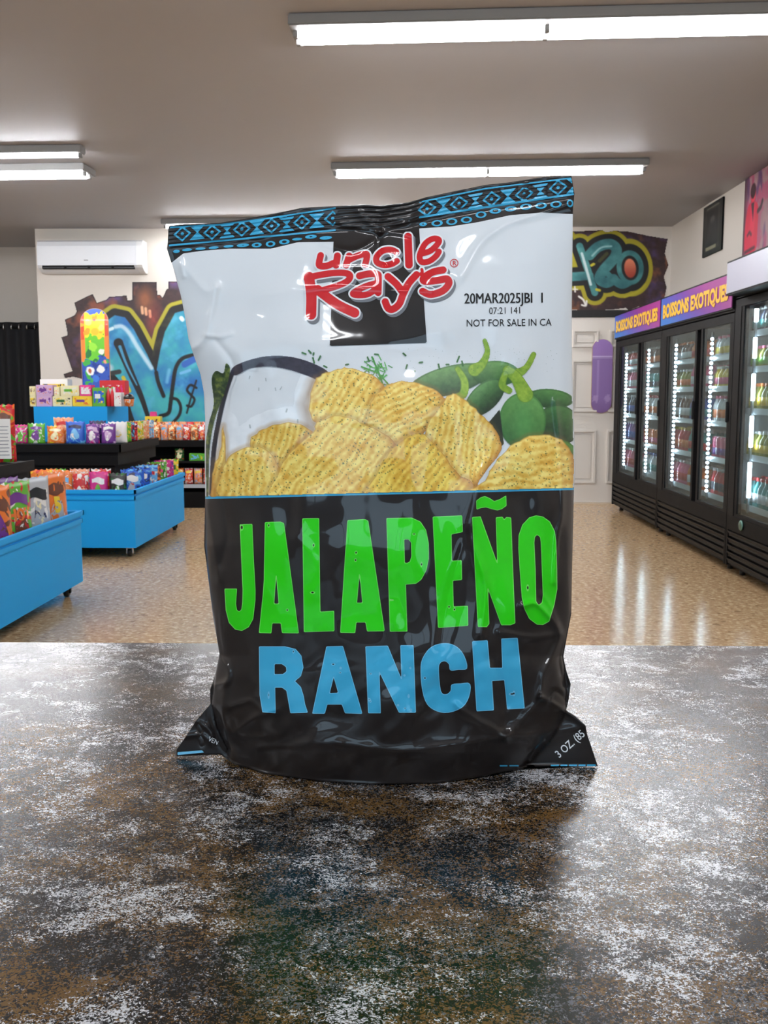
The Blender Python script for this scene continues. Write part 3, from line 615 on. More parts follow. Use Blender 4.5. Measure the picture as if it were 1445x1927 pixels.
def pattern(X, Y):
    d = np.full(X.shape, 1e9)
    for C in (BT, BT2):
        sl = (C[-1][1]-C[0][1])/(C[-1][0]-C[0][0]); hw, hh = (17, 14.5) if C is BT else (18, 15)
        gap = (C[-1][0]-C[0][0])/(len(C)-1)
        for k, (cx, cy) in enumerate(C):
            u = X-cx; v = Y-cy-sl*u; q = np.abs(u)/hw+np.abs(v)/hh
            dia = np.minimum(np.abs(q-.86)*hh-2.1, np.hypot(u, v)-3.2); ok = X < 632 if C is BT else X < 1079
            d = np.where(ok, np.minimum(d, dia), d)
            if k < len(C)-1 or C is BT2:
                u2 = X-cx-gap/2; v2 = Y-cy-sl*(X-cx); hg = np.maximum(np.abs(u2)-np.abs(v2)*1.05-1, np.abs(v2)-13.5); hg = np.maximum(hg, -(np.abs(np.abs(v2)-8)-1.0)) if k % 2 else hg
                d = np.where(ok, np.minimum(d, hg), d)
    for xs_, ys_, w in (((318, 632), (462, 433), 1.7), ((320, 415, 520, 632), (428, 423, 408.5, 391.5), 1.5), ((788, 900, 1080), (409, 392, 365), 1.9), ((788, 913, 1079), (380.5, 355, 334.5), 1.3)):
        yy = np.interp(X, xs_, ys_); g = np.maximum(np.abs(Y-yy)-w, np.maximum(xs_[0]-X, X-xs_[-1])); d = np.minimum(d, g)
    for cx, cy, a, b2 in RG1+RG2: d = np.minimum(d, np.abs(ellsd(X, Y, cx, cy, a-1.2, max(1.2, b2-1.2), -.08))-1.25)
    xl = np.interp(Y, Lx[:, 1], Lx[:, 0]); xr = np.interp(Y, Rx[:, 1], Rx[:, 0]); T = np.interp(X, Tp[:, 0], Tp[:, 1])
    return np.maximum(np.maximum(d, np.maximum(xl+1-X, X-xr+1)), T+1.2-Y)
decal('seal_pattern', pattern, (314, 330, 1084, 480), 1.6, bl(O1), F_blue, bag)

# ------------------------------------------------------------------ wall art
def wall_lift(Y, off=0.): return lambda x, y: onY(x, y, Y-off)
M_paint = vcol('spray_paint', .55)
nz3 = Noise2(21); nz4 = Noise2(22)
# left mural
mk = lambda *p: K(p, 0, 420, .2768)
mu = Paint(112, 525, 640, 828, 1.15, base=(50, 34, 36)); X, Y = mu.X, mu.Y
f1 = nz3.fbm(X/40, Y/40, 4); f2 = nz4.fbm(X/25, Y/25, 4); f3 = nz3.fbm(X/7, Y/7, 3)
bgp = mk((415, 775), (460, 760), (440, 655), (505, 625), (520, 600), (503, 540), (630, 478), (660, 540), (720, 520), (740, 500), (862, 490), (868, 525), (900, 520), (900, 400), (1065, 400), (1070, 485), (1090, 485), (1105, 505), (1130, 450), (1145, 440), (1145, 395), (1320, 395), (1330, 470), (1480, 455), (1490, 400), (1650, 420), (1660, 520), (1800, 500), (1850, 620), (2050, 600), (2080, 760), (2230, 790), (2200, 1100), (2260, 1200), (2200, 1465), (880, 1465), (800, 1180), (700, 1100), (500, 1045), (440, 1055), (430, 1025), (490, 1005), (475, 960))
sd = polysd(X, Y, bgp); base = leafcol((44, 30, 32), (70, 44, 44), f3)
base = base+(np.array((98, 70, 130))-base)*np.clip((f1-.48)*3.2, 0, .85)[..., None]
base = base+(np.array((150, 78, 52))-base)*np.clip((f2-.58)*4, 0, .8)[..., None]
mu.fill(sd, base); mu.fill(np.abs(sd+1)-1, (26, 18, 20), .8)
def mst(P, r, c, op=1., aa=.9, smooth=True): q = mk(*P); mu.stroke(cat(q, False, 6) if smooth else q, r*.2768, c, op, aa)
mu.fill(ellsd(X, Y, *mk((985, 520))[0], 14, 20), (176, 104, 60), .7, 9)
for a in ((965, 572), (990, 580), (1018, 596)): q = mk(a, (a[0]+4, a[1]+40)); mu.stroke(q, 2.6, (226, 170, 130)); 
mu.fill(ellsd(X, Y, *mk((1040, 660))[0], 10, 26, .2), (190, 70, 56), .55, 9)
teal = leafcol((28, 104, 176), (62, 172, 176), (f1-.25)*2.0); teal = teal+(np.array((86, 178, 214))-teal)*np.clip((f2-.5)*3, 0, .8)[..., None]
armL = mk((640, 760), (690, 690), (780, 625), (850, 640), (910, 720), (1000, 890), (1060, 1020), (1100, 1160), (1180, 1470), (960, 1470), (900, 1300), (840, 1100), (760, 1010), (640, 1010))
armR = mk((1060, 1020), (1090, 860), (1120, 740), (1190, 610), (1300, 580), (1420, 640), (1470, 800), (1490, 1100), (1470, 1465), (1160, 1465), (1100, 1160))
ring = mk((1560, 760), (1680, 640), (1880, 650), (1990, 800), (1980, 1200), (1850, 1400), (1650, 1390), (1550, 1200))
for poly, r in ((armL, 74), (armR, 74), (ring, 66)): mu.fill(np.maximum(polysd(X, Y, poly)-r*.2768, sd), (172, 164, 44))
for poly, r in ((armL, 46), (armR, 48), (ring, 40)): mu.fill(polysd(X, Y, poly)-r*.2768, leafcol((12, 12, 14), (66, 66, 34), (f2-.5)*3) if poly is armR else (13, 13, 15))
for poly in (armL, armR, ring): mu.fill(polysd(X, Y, poly), teal)
mu.fill(polysd(X, Y, cat(mk((1640, 850), (1760, 760), (1850, 900), (1830, 1150), (1740, 1230), (1650, 1100)))), (150, 60, 50))
mst(((1062, 1015), (1075, 1080), (1112, 1175)), 13, (12, 12, 14))
mst(((735, 727), (765, 715)), 11, (210, 236, 240)); mst(((785, 705), (830, 702), (880, 750), (940, 850), (1030, 985)), 14, (206, 226, 236), .85, 2)
P = cat(mk((805, 815), (840, 900), (890, 1020), (960, 1180), (1010, 1330)), False, 6); mu.fill(segdist(X, Y, P, False, np.linspace(9, 3.5, len(P))), (12, 12, 16))
P = cat(mk((815, 840), (860, 960), (930, 1100)), False, 6); mu.fill(segdist(X, Y, P, False, np.linspace(3, 1.2, len(P))), (70, 150, 190))
mst(((1320, 895), (1240, 920), (1195, 985), (1175, 1100), (1160, 1220), (1145, 1290), (1090, 1312)), 13, (13, 13, 15))
mst(((1160, 1190), (1205, 1200), (1228, 1250), (1215, 1310), (1160, 1370)), 10, (13, 13, 15))
mst(((1335, 1120), (1295, 1100), (1272, 1135), (1300, 1170), (1322, 1200), (1300, 1245), (1272, 1240)), 8, (13, 13, 15)); mst(((1335, 1070), (1300, 1180), (1270, 1290)), 6, (13, 13, 15))
mst(((1255, 960), (1320, 925)), 22, (44, 96, 178)); mst(((1230, 1020), (1290, 1000)), 10, (110, 180, 222))
mst(((1150, 1000), (1135, 1080)), 12, (120, 190, 220), .7, 2); mst(((690, 1000), (745, 985)), 26, (196, 208, 216), .8, 3); mst(((760, 1020), (810, 1010)), 16, (40, 44, 44))
mst(((838, 1050), (880, 1140)), 13, (196, 180, 40)); mst(((1232, 645), (1240, 655)), 14, (220, 240, 240))
mural = thing('graffiti_mural', 'blue and teal graffiti mural on the back wall under the air conditioner', 'mural', (-3.0, YB, 1.4))
mo = np.array(mural.location)
mu.mesh('painted_lettering', lambda x, y: wall_lift(YB, .003)(x, y)-mo, M_paint, mural, .3)
# right mural
mk2 = lambda *p: K(p, 1045, 300, .2768)
mv_ = Paint(840, 425, 1262, 592, 1.15, base=(50, 30, 32)); X, Y = mv_.X, mv_.Y
f1 = nz3.fbm(X/30+9, Y/30, 4); f2 = nz4.fbm(X/22+5, Y/22, 4); f3 = nz3.fbm(X/6, Y/6, 3)
bg2 = mk2((-720, 520), (-500, 470), (-300, 500), (-100, 470), (115, 490), (320, 480), (345, 494), (400, 484), (500, 490), (640, 520), (765, 540), (745, 640), (770, 720), (738, 800), (757, 870), (742, 945), (600, 1010), (570, 1000), (500, 1030), (480, 1010), (400, 1020), (250, 1030), (115, 1022), (-300, 1040), (-700, 1010), (-740, 760))
sd = polysd(X, Y, bg2); base = leafcol((40, 24, 26), (66, 40, 38), f3); base = base+(np.array((74, 54, 104))-base)*np.clip((f1-.56)*4, 0, .85)[..., None]; base = base+(np.array((140, 84, 46))-base)*np.clip((f2-.62)*5, 0, .8)[..., None]
mv_.fill(sd, base)
S1 = [(cat(mk2((60, 560), (0, 700), (-60, 790), (60, 800), (230, 790)), False), 30), (cat(mk2((165, 590), (210, 720), (245, 830), (268, 905)), False), 24), (cat(mk2((232, 650), (290, 595), (370, 575), (415, 610), (400, 670), (330, 750), (300, 810), (345, 838), (395, 815)), False), 36), (cat(mk2((345, 770), (395, 815)), False), 20)]
d = np.minimum.reduce([segdist(X, Y, p)-r*.2768 for p, r in S1]); zero = ellsd(X, Y, *mk2((508, 735))[0], 92*.2768, 118*.2768, -.1); d2 = np.minimum(d, zero)
d3 = np.minimum(d2, segdist(X, Y, cat(mk2((395, 815), (450, 850), (500, 830)), False))-30*.2768)
mv_.fill(np.maximum(d3-62*.2768, sd), (160, 150, 30)); mv_.fill(d3-34*.2768, (14, 13, 14)); te = leafcol((36, 92, 98), (92, 160, 156), (f2-.2)*1.6)
mv_.fill(d3, te); mv_.fill(ellsd(X, Y, *mk2((508, 738))[0], 58*.2768, 84*.2768, -.1), (14, 13, 14)); mv_.fill(ellsd(X, Y, *mk2((508, 740))[0], 40*.2768, 66*.2768, -.1), leafcol((150, 52, 34), (220, 128, 96), (Y-mk2((0, 670))[0][1])/-30+1.2))
def m2(P, r, c, op=1.): mv_.stroke(cat(mk2(*P), False, 5), r*.2768, c, op)
m2(((180, 640), (215, 760), (240, 850)), 9, (214, 226, 226), .85); m2(((250, 655), (310, 600), (380, 590)), 6, (170, 206, 206), .7); m2(((300, 690), (350, 640)), 12, (60, 60, 26)); m2(((245, 720), (260, 712)), 9, (190, 180, 40)); m2(((280, 885), (300, 890)), 9, (190, 180, 40))
m2(((160, 932), (190, 955), (205, 990)), 7, (226, 220, 214)); m2(((180, 990), (207, 994), (212, 962)), 6, (226, 220, 214)); m2(((132, 866), (134, 900)), 5, (226, 220, 214)); m2(((118, 882), (150, 884)), 4, (226, 220, 214)); m2(((470, 935), (560, 900), (610, 850)), 7, (170, 160, 30))
mural2 = thing('graffiti_mural', 'dark brown graffiti sign with teal 420 painted above the white door', 'mural', (1.7, YB, 2.4)); mo2 = np.array(mural2.location)
mv_.mesh('painted_lettering', lambda x, y: wall_lift(YB, .003)(x, y)-mo2, M_paint, mural2, .3)

# skateboard decks
def deck(name, label, loc, w, L, paint_fn, rz=0, tilt=0):
    t = thing(name, label, 'skateboard', loc, rz); t.rotation_euler = (tilt, 0, rz)
    def bend(x, z): a = np.maximum(np.abs(z-L/2)-L*.30, 0); return a**2*.9-.012*(1-np.abs(x)/(w/2))*0
    def sdf(X, Z): qx = np.abs(X)-(w/2-w*.48); qz = np.abs(Z-L/2)-(L/2-w*.48); return np.hypot(np.maximum(qx, 0), np.maximum(qz, 0))+np.minimum(np.maximum(qx, qz), 0)-w*.48
    xs = np.linspace(-w/2-.004, w/2+.004, 26); zs = np.linspace(-.004, L+.004, 60); X, Z = np.meshgrid(xs, zs); V, F = contour(sdf(X, Z), xs, zs)
    n = len(V); y = bend(V[:, 0], V[:, 1]); V3 = np.concatenate([np.stack([V[:, 0], y-.011, V[:, 1]], 1), np.stack([V[:, 0], y, V[:, 1]], 1)])
    FF = F+[[i+n for i in q[::-1]] for q in F]
    ec = {}
    for q in F:
        for a, b2 in zip(q, q[1:]+q[:1]): ec[(a, b2)] = 1
    FF += [[a, b2, b2+n, a+n][::-1] for (a, b2) in ec if (b2, a) not in ec]
    mesh_np('deck_board', V3, FF, mat('maple_ply', (186, 150, 108), .5), t, False)
    p = Paint(-w/2, 0, w/2, L, w/75, alpha=1.); paint_fn(p, w, L); s = sdf(p.X, p.Y); p.a[:] = np.where(s < -.001, 1, 0)
    p.mesh('deck_graphic', lambda x, z: np.stack([x, bend(x, z)-.0125, z], 1), vcol('deck_print', .3, .3), t, .5); return t
def swirl(p, w, L):
    f = nz3.fbm(p.X*26+3, p.Y*26, 3); g = nz4.fbm(p.X*16+1, p.Y*16, 3); z = p.Y/L; q = z+(f-.5)*.16
    p.c[:] = (44, 84, 176)
    def put(m, c): p.c[m] = c
    put((q > .92), (60, 100, 190)); put((q > .92) & (g > .55), (214, 66, 40)); put((q > .70) & (q <= .92), (248, 214, 40)); put((q > .70) & (q < .92) & (np.abs(p.X) > w*.36), (214, 76, 40))
    put((q > .70) & (q < .92) & (g > .60), (244, 160, 40)); put((q > .48) & (q <= .70), (104, 196, 44)); put((q > .48) & (q <= .6) & (g < .40), (36, 120, 60)); put((q > .48) & (q < .7) & (np.abs(p.X) > w*.34), (240, 130, 50)); put((q <= .48) & (g > .58), (60, 170, 70)); put((q < .48) & (g < .36), (28, 56, 140))
    for cx, cz, r, c in ((-.2, .86, .10, (250, 236, 120)), (.22, .80, .09, (250, 236, 120)), (0, .76, .12, (246, 190, 40)), (-.1, .60, .13, (150, 220, 60)), (.22, .55, .08, (230, 244, 220)), (-.2, .36, .13, (240, 238, 232)), (.18, .37, .12, (240, 238, 232)), (-.2, .36, .06, (180, 90, 60)), (.34, .46, .07, (240, 150, 120)), (0, .28, .1, (60, 120, 210))):
        p.fill(np.hypot(p.X-cx*w, p.Y-cz*L)-r*w*1.1-(f-.5)*.03, c, 1, w/75)
deck('skateboard', 'yellow, green and blue patterned skateboard deck standing among candy boxes', (-2.66, 8.52, 1.112), .245, .83, swirl, 0, .0)
def plain(p, w, L):
    p.c[:] = (140, 112, 168); z = p.Y/L; f = nz3.fbm(p.X*40, p.Y*40, 3); p.c[z > .77] = (150, 118, 180)
    p.fill(np.abs(z-.765)-.008, (200, 182, 216), 1, .004); p.fill(np.abs(z-.745)-.004, (180, 160, 200), 1, .004); p.fill(np.abs(p.X+w*.20)-w*.05+np.where((z > .22) & (z < .72), 0, 1), (164, 138, 190), .8, .006)
    for x in (-.3, .3): p.fill(np.hypot((p.X-x*w), (p.Y-.2*L)*.8)-w*.14-(f-.5)*.05, (176, 150, 196), .8, .008)
deck('skateboard', 'plain purple skateboard deck hung upright on the white door', (2.15, YB-.0625, 1.005), .225, .80, plain)

# framed posters on the right wall
def poster(label, x0, x1, yt, yb, ya, fn, fr):
    A = onX(x0, (yt+yb)/2, XR); B = onX(x1, (yt+yb)/2, XR); yn, yf = B[1], A[1]; z1 = onX(x0, yt, XR)[2]; z0 = onX(x0, yb, XR)[2]
    t = thing('wall_poster', label, 'poster', (XR, (yn+yf)/2, (z0+z1)/2), 0, None); w, h = yf-yn, z1-z0
    MB().box((-.016, -w/2, -h/2), (-.001, w/2, h/2), .003).build('backing_board', fr, t)
    p = Paint(-w/2, -h/2, w/2, h/2, w/90, alpha=1.); fn(p, w, h)
    p.mesh('poster_print', lambda x, y: np.stack([np.full(len(x), -.0175), -x, y], 1), vcol('poster_paper', .35), t, .5)
def grey_poster(p, w, h):
    f = nz3.fbm(p.X*9, p.Y*9, 4); p.c[:] = leafcol((20, 20, 20), (60, 60, 58), f); u, v = p.X/w, p.Y/h
    p.fill(np.maximum(np.abs(u)-.36, np.abs(v)-.40), (70, 70, 66), .8, .02); p.fill(np.maximum(np.abs(u+.02)-.30, np.abs(v-.02)-.35), (34, 34, 36), 1, .01)
    p.fill(np.hypot(u*1.0, (v-.17)*1.6)-.12, (96, 94, 90), .9, .04); p.fill(np.maximum(np.abs(u)-.2-(.1-v)*.3, np.abs(v+.08)-.2), (56, 56, 58), .9, .05)
    p.fill(np.maximum(np.abs(u+.05)-.26, np.abs(v+.37)-.035), (150, 146, 120), .9, .015); p.fill(np.maximum(np.abs(u)-.32, np.abs(v-.42)-.015), (140, 140, 120), .8, .01)
poster('small dark grey poster with black border on the right wall', 1326, 1361.5, 393, 485, 0, grey_poster, M_black)
def red_poster(p, w, h):
    f = nz3.fbm(p.X*5, p.Y*5, 5); g = nz4.fbm(p.X*7+4, p.Y*3, 4); u, v = p.X/w+.0, p.Y/h
    p.c[:] = leafcol((150, 110, 120), (200, 160, 160), f); p.fill(.52-g, (96, 52, 110), .85, .06); p.fill(.50-nz3.fbm(p.X*12, p.Y*9+3, 3)+(v+.5)*.1, (190, 60, 110), .7, .05); p.fill(u+.42, (60, 40, 50), .7, .05)
    body = polysd(u, v, cat([(-.40, -.48), (-.44, -.2), (-.38, .08), (-.26, .16), (-.12, .14), (-.02, .04), (-.02, -.2), (-.06, -.48)]))
    p.fill(body, leafcol((200, 10, 50), (248, 40, 90), g*1.2), 1, .01); p.fill(np.hypot((u+.2)*1.0, (v-.24)*.8)-.085, (235, 50, 80), 1, .01); p.fill(np.hypot(u+.21, (v-.29)*.9)-.085, (60, 10, 30), 1, .01)
    p.fill(polysd(u, v, [(-.26, .14), (-.16, .14), (-.18, -.1)]), (70, 14, 40), 1, .01); p.fill(segdist(u, v, [(-.03, .0), (.06, .03), (.1, .1)])-.03, (60, 16, 40), 1, .01); p.fill(segdist(u, v, [(-.34, -.25), (-.28, -.22), (-.22, -.26)])-.02, (90, 10, 40), 1, .01); p.fill(segdist(u, v, [(-.4, -.46), (-.1, -.44)])-.02, (80, 10, 40), 1, .01)
poster('large red and purple poster of a figure in a red coat', 1403, 1462, 340, 482, 0, red_poster, M_black)

# wall air conditioner
ac = thing('air_conditioner', 'white wall mounted air conditioner high on the back wall', 'air conditioner', (-3.37, YB, 2.515)); w = .565
prof = [(-.002, 0), (-.002, .335), (-.17, .335), (-.205, .318), (-.222, .27), (-.222, .07), (-.20, .045), (-.13, .01), (-.08, 0)]
MB().prism(prof, -w, w-.06).build('body', M_white, ac)
MB().prism([(a*1.02, z) for a, z in prof], w-.06, w).build('end_cap', mat('warm_white_plastic', (236, 236, 236), .35), ac)
MB().box((-w+.01, -.228, .085), (w-.07, -.220, .262), .003).build('front_panel', M_white, ac)
MB().box((-w+.05, -.221, .03), (w-.09, -.12, .066)).build('air_outlet', M_blackm, ac)
for k in range(4): x = -w+.06+k*.255; MB().box((x, -.226, .038), (x+.225, -.2215, .048)).build('louver', mat('dark_grey_plastic', (52, 52, 56), .5), ac)
MB().box((-.06, -.2295, .115), (-.015, -.2275, .124)).build('name_plate', mat('grey_badge', (120, 120, 124), .4), ac)

# black curtain with eyelets on a rod
cu = thing('curtain', 'black eyelet curtain hanging on a rod at the far left', 'curtain', (-4.9, 11.75, 0)); n = 150
xs = np.linspace(-.69, .80, n); wv = .045*np.sin(np.arange(n)/n*2*pi*8); zs = np.linspace(.02, 2.06, 14)
V = [(x, a*(1-.25*(z/2.06))+.01*sin(x*9+z*2), z) for z in zs for x, a in zip(xs, wv)]; F = [[j*n+i, j*n+i+1, (j+1)*n+i+1, (j+1)*n+i] for j in range(13) for i in range(n-1)]
o = mesh_np('fabric', V, F, mat('black_fabric', (20, 20, 24), .85), cu); md = o.modifiers.new('t', 'SOLIDIFY'); md.thickness = .004
MB().cyl((-.69, 0, 2.0), .013, 1.555, 'x', 10).build('curtain_rod', M_blackm, cu)
for k in range(16):
    x = -.69+1.49*(k+.02)/16
    if k: MB().lathe([(.026, -.006), (.034, -.006), (.034, .006), (.026, .006)], 14, 'x', (x, 0, 2.0)).build('eyelet', M_chrome, cu)

# ------------------------------------------------------------------ drinks coolers
M_cin = mat('cooler_liner', (196, 202, 208), .3); M_shelf = mat('wire_shelf', (150, 156, 162), .3, .6)
CX0, CX1 = 2.2, 2.83
def sign_mat():
    m = mat('sign_gradient', (120, 60, 180), .4); nt, b = nodes(m); tc = nt.nodes.new('ShaderNodeTexCoord'); sx = nt.nodes.new('ShaderNodeSeparateXYZ'); nt.links.new(tc.outputs['Generated'], sx.inputs[0])
    ad = mth(nt, 'ADD', mth(nt, 'SUBTRACT', 1, sx.outputs[1]), mth(nt, 'MULTIPLY', mth(nt, 'SUBTRACT', sx.outputs[2], .5), .35))
    r = ramp(nt, [(0, (4, 104, 190)), (.22, (50, 72, 176)), (.5, (100, 30, 150)), (.8, (146, 14, 132)), (1, (156, 14, 132))]); nt.links.new(ad, r.inputs[0]); nt.links.new(r.outputs[0], b.inputs['Base Color']); nt.links.new(r.outputs[0], b.inputs['Emission Color']); b.inputs['Emission Strength'].default_value = .06; return m
M_sign = sign_mat(); M_ylet = mat('yellow_sign_print', (226, 176, 20), .4, emit=.1); M_let2 = mat('dark_sign_print', (120, 44, 110), .5)
M_wsign = mat('backlit_white_panel', (176, 178, 196), .3, emit=.07)
SHZ = (.47, .74, 1.0, 1.25, 1.47)
def cooler(label, ya, yb, panes, z1=1.76, zg0=.42, zg1=1.69, sliding=True, led='dots', sign=None, signx=CX0-.015, signz=(1.775, 2.02), sign_y=None, shelves=SHZ):
    t = thing('drinks_cooler', label, 'cooler', (CX0, (ya+yb)/2, 0), 0, 'black glass door coolers along the right wall'); y0, y1 = (ya-yb)/2, (yb-ya)/2; D = CX1-CX0; zb = zg0-.03
    b = MB(); b.box((.03, y0, .05), (D, y1, zb)); b.box((.03, y0, zb), (D, y0+.03, z1)).box((.03, y1-.03, zb), (D, y1, z1)).box((D-.03, y0, zb), (D, y1, z1)).box((.03, y0, z1), (D, y1, 2.02)); b.build('cabinet', M_blackm, t)
    li = MB().box((D-.034, y0+.032, zb), (D-.031, y1-.032, z1)).box((.05, y0+.031, zb), (D-.035, y0+.034, z1)).box((.05, y1-.034, zb), (D-.035, y1-.031, z1)).box((.05, y0+.035, zb+.001), (D-.035, y1-.035, zb+.004)); li.build('liner', M_cin, t)
    g = MB().box((.0, y0, .30), (.03, y1, zg0-.02)).box((.0, y0, .055), (.03, y0+.03, .30)).box((.0, y1-.03, .055), (.03, y1, .30)); g.build('grille_frame', M_blackm, t)
    for k in range(5):
        z = .07+k*.047; MB().prism([(.006, z), (.03, z+.012), (.03, z+.020), (.0, z+.034), (.0, z+.028), (.006, z+.012)], y0+.03, y1-.03, 'y').build('louver', mat('charcoal_grille', (20, 19, 20), .5, spec=.15), t)
    fr = MB().box((0, y0, z1-.01), (.03, y1, signz[0])).box((0, y0, zg1), (.03, y1, z1)); fr.box((0, y0, zg0-.02), (.03, panes[0][0]-(ya+yb)/2-.06, zg1)).box((0, panes[-1][1]-(ya+yb)/2+.05, zg0-.02), (.03, y1, zg1)); fr.build('door_surround', M_black, t)
    for pa, pb in panes:
        pa -= (ya+yb)/2; pb -= (ya+yb)/2; d = MB(); e = .045
        d.box((.004, pa-e, zg0-.03), (.036, pa, zg1+.03)).box((.004, pb, zg0-.03), (.036, pb+e, zg1+.03)).box((.004, pa, zg1), (.036, pb, zg1+.03)).box((.004, pa, zg0-.03), (.036, pb, zg0)); dd_ = d.build('glass_door', M_black, t)
        MB().box((.008, pa, zg0), (.011, pb, zg1)).build('pane', M_glass, dd_); MB().box((.026, pa, zg0), (.029, pb, zg1)).build('pane', M_glass2, dd_)
        MB().box((-.012, pa-.03, 1.02), (.004, pa-.012, 1.16), .003).build('handle', M_rub, dd_)
        ly = pb-.09; st = MB().box((.042, ly-.012, zg0+.02), (.054, ly+.012, zg1-.03)).build('led_strip', M_shelf, t); lm = MB()
        if led == 'dots':
            nn = 33
            for k in range(nn): z = zg0+.08+(zg1-zg0-.16)*k/(nn-1); lm.lathe([(.003, -.008), (.0105, -.004), (.0105, .004), (.003, .008)], 8, 'y', (.040, ly-.012, z))
            o = lm.build('led_dots', M_led, st); o['kind'] = 'stuff'
        else:
            for za, zb_ in zip(shelves, list(shelves[1:])+[zg1]): MB().cyl((.0425, ly-.02, za+.07), .0125, (zb_-za)-.10, 'z', 10).build('led_tube', M_led, st)
    for z in shelves:
        s = MB().box((.061, y0+.04, z-.012), (D-.05, y1-.04, z)); s.build('shelf', M_shelf, t); MB().box((.055, y0+.04, z-.02), (.060, y1-.04, z+.02)).build('price_rail', mat('pale_rail', (206, 212, 220), .3), t)
    for yy in (y0+.12, y1-.12):
        for xx in (.08, D-.1): MB().cyl((xx, yy, 0), .02, .05, 'z', 10).build('foot', M_rub, t)
    if sign:
        sx = signx-CX0; sa, sb = (sign_y[0]-(ya+yb)/2, sign_y[1]-(ya+yb)/2) if sign_y else (y0+.004, y1-.004)
        MB().box((sx, sa, signz[0]), (.031, sb, signz[1])).build('sign_box', M_black, t)
        MB().box((sx-.004, sa+.012, signz[0]+.012), (sx-.0005, sb-.012, signz[1]-.012)).build('sign_face', M_sign if sign == 'text' else M_wsign, t)
        if sign == 'text':
            V, F = text2d('BOISSONS EXOTIQUES', .138, .007, 'CENTER', .92); k = (sb-sa-.16)/(V[:, 0].max()-V[:, 0].min())
            for nm, m_, dx_, dz_ in (('lettering_shadow', M_let2, -.0055, -.006), ('lettering', M_ylet, -.0075, 0)):
                mesh_np(nm, np.stack([np.full(len(V), sx+dx_), (sa+sb)/2-V[:, 0]*k, (signz[0]+signz[1])/2-.05+V[:, 1]*1.05+dz_], 1), F, m_, t, False)
    return t
cooler('far black cooler with purple sign beside the white door', 8.575, 10.42, ((8.63, 9.27), (9.46, 10.18)), sign='text')
cooler('middle black cooler with purple sign between the other two coolers', 6.71, 8.565, ((6.80, 7.41), (7.60, 8.36)), sign='text')
c3 = cooler('nearest black cooler with plain white lit sign at right edge', 4.85, 6.70, ((4.95, 5.70), (5.80, 6.53)), zg1=1.78, z1=1.84, sign='white', signx=2.09, signz=(1.845, 2.06), sign_y=(4.85, 6.56), led='tubes', shelves=(.47, .80, 1.10, 1.37, 1.60))
MB().lathe([(.0, 0), (.032, 0), (.036, -.006), (.03, -.012), (.0, -.013)], 16, 'x', (.0, 6.40-5.775, .36)).build('oval_badge', mat('green_badge', (96, 130, 120), .3, .6), c3)
# bottles: one prototype per kind, copied along the shelves
def bottle(h, r, body, cap, lab, label, can=False, group=None):
    if can: prof = [(r*.8, 0), (r, .008), (r, h-.014), (r*.8, h)]
    else: prof = [(r*.85, 0), (r, .01), (r, h*.55), (r*.9, h*.66), (r*.42, h*.82), (r*.38, h*.9)]
    o = MB().lathe(prof, 10).build('drink_can' if can else 'drink_bottle', body); tag(o, label, 'can' if can else 'bottle', group)
    if can: MB().lathe([(r*.7, h-.001), (r*.74, h+.003)], 10).build('can_lid', cap, o)
    else: MB().lathe([(r*.46, h*.885), (r*.46, h)], 10).build('bottle_cap', cap, o)
    MB().lathe([(r*1.015, h*.2), (r*1.015, h*.5)], 10).build('bottle_label', lab, o); return o
BC = dict(orange=(238, 122, 40), red=(214, 40, 48), pink=(238, 110, 150), yellow=(240, 206, 60), green=(110, 176, 50), teal=(50, 150, 150), blue=(44, 96, 190), purple=(120, 64, 160), white=(230, 230, 234), brown=(104, 56, 40), olive=(150, 150, 40), navy=(34, 44, 80))
def bm_(n): return mat('drink_'+n, BC[n], .2, coat=.4)
ORD = ('bottom shelf', 'second shelf up', 'middle shelf', 'fourth shelf up', 'top shelf')
def fill_cooler(cname, shelves, ys, table, xs=(.10,)):
    for si, kinds in enumerate(table):
        z = shelves[si]; n = len(ys); seg = max(1, math.ceil(n/len(kinds))); protos = {}
        for i, y in enumerate(ys):
            kd = kinds[min(i//seg, len(kinds)-1)]; body, cap, lab, h, can = kd
            for xx in xs:
                key = kd
                if key not in protos:
                    nm = f"{body} {'can' if can else 'bottle'} with {lab} label on the {ORD[si]} of the {cname} cooler"
                    o = bottle(h, .031 if can else .034, bm_(body), bm_(cap), bm_(lab), nm, can, f'{body} drinks, {ORD[si]} of the {cname} cooler'); protos[key] = o
                else: o = copy_tree(protos[key])
                o.location = (CX0+xx, y, z+.001)
b_ = lambda a, c, l, h=.20, can=False: (a, c, l, h, can)
fill_cooler('far', SHZ, np.arange(8.68, 10.3, .105), [[b_('white', 'blue', 'teal'), b_('pink', 'white', 'red')], [b_('orange', 'white', 'pink', .15, True), b_('purple', 'white', 'blue')], [b_('white', 'red', 'orange'), b_('navy', 'white', 'blue')], [b_('teal', 'white', 'navy', .15, True), b_('pink', 'white', 'white')], [b_('brown', 'white', 'orange', .17), b_('red', 'white', 'white', .17)]], (.105,))
fill_cooler('middle', SHZ, np.arange(6.84, 8.45, .098), [[b_('red', 'white', 'navy'), b_('orange', 'white', 'white'), b_('pink', 'white', 'red')], [b_('pink', 'white', 'purple', .16, True), b_('teal', 'white', 'red'), b_('red', 'yellow', 'orange')], [b_('white', 'pink', 'orange'), b_('blue', 'white', 'teal'), b_('brown', 'white', 'white')], [b_('yellow', 'white', 'pink', .16), b_('pink', 'white', 'white'), b_('olive', 'white', 'orange', .16)], [b_('white', 'pink', 'yellow', .16), b_('orange', 'brown', 'red', .16), b_('brown', 'orange', 'white', .16)]], (.105, .21))
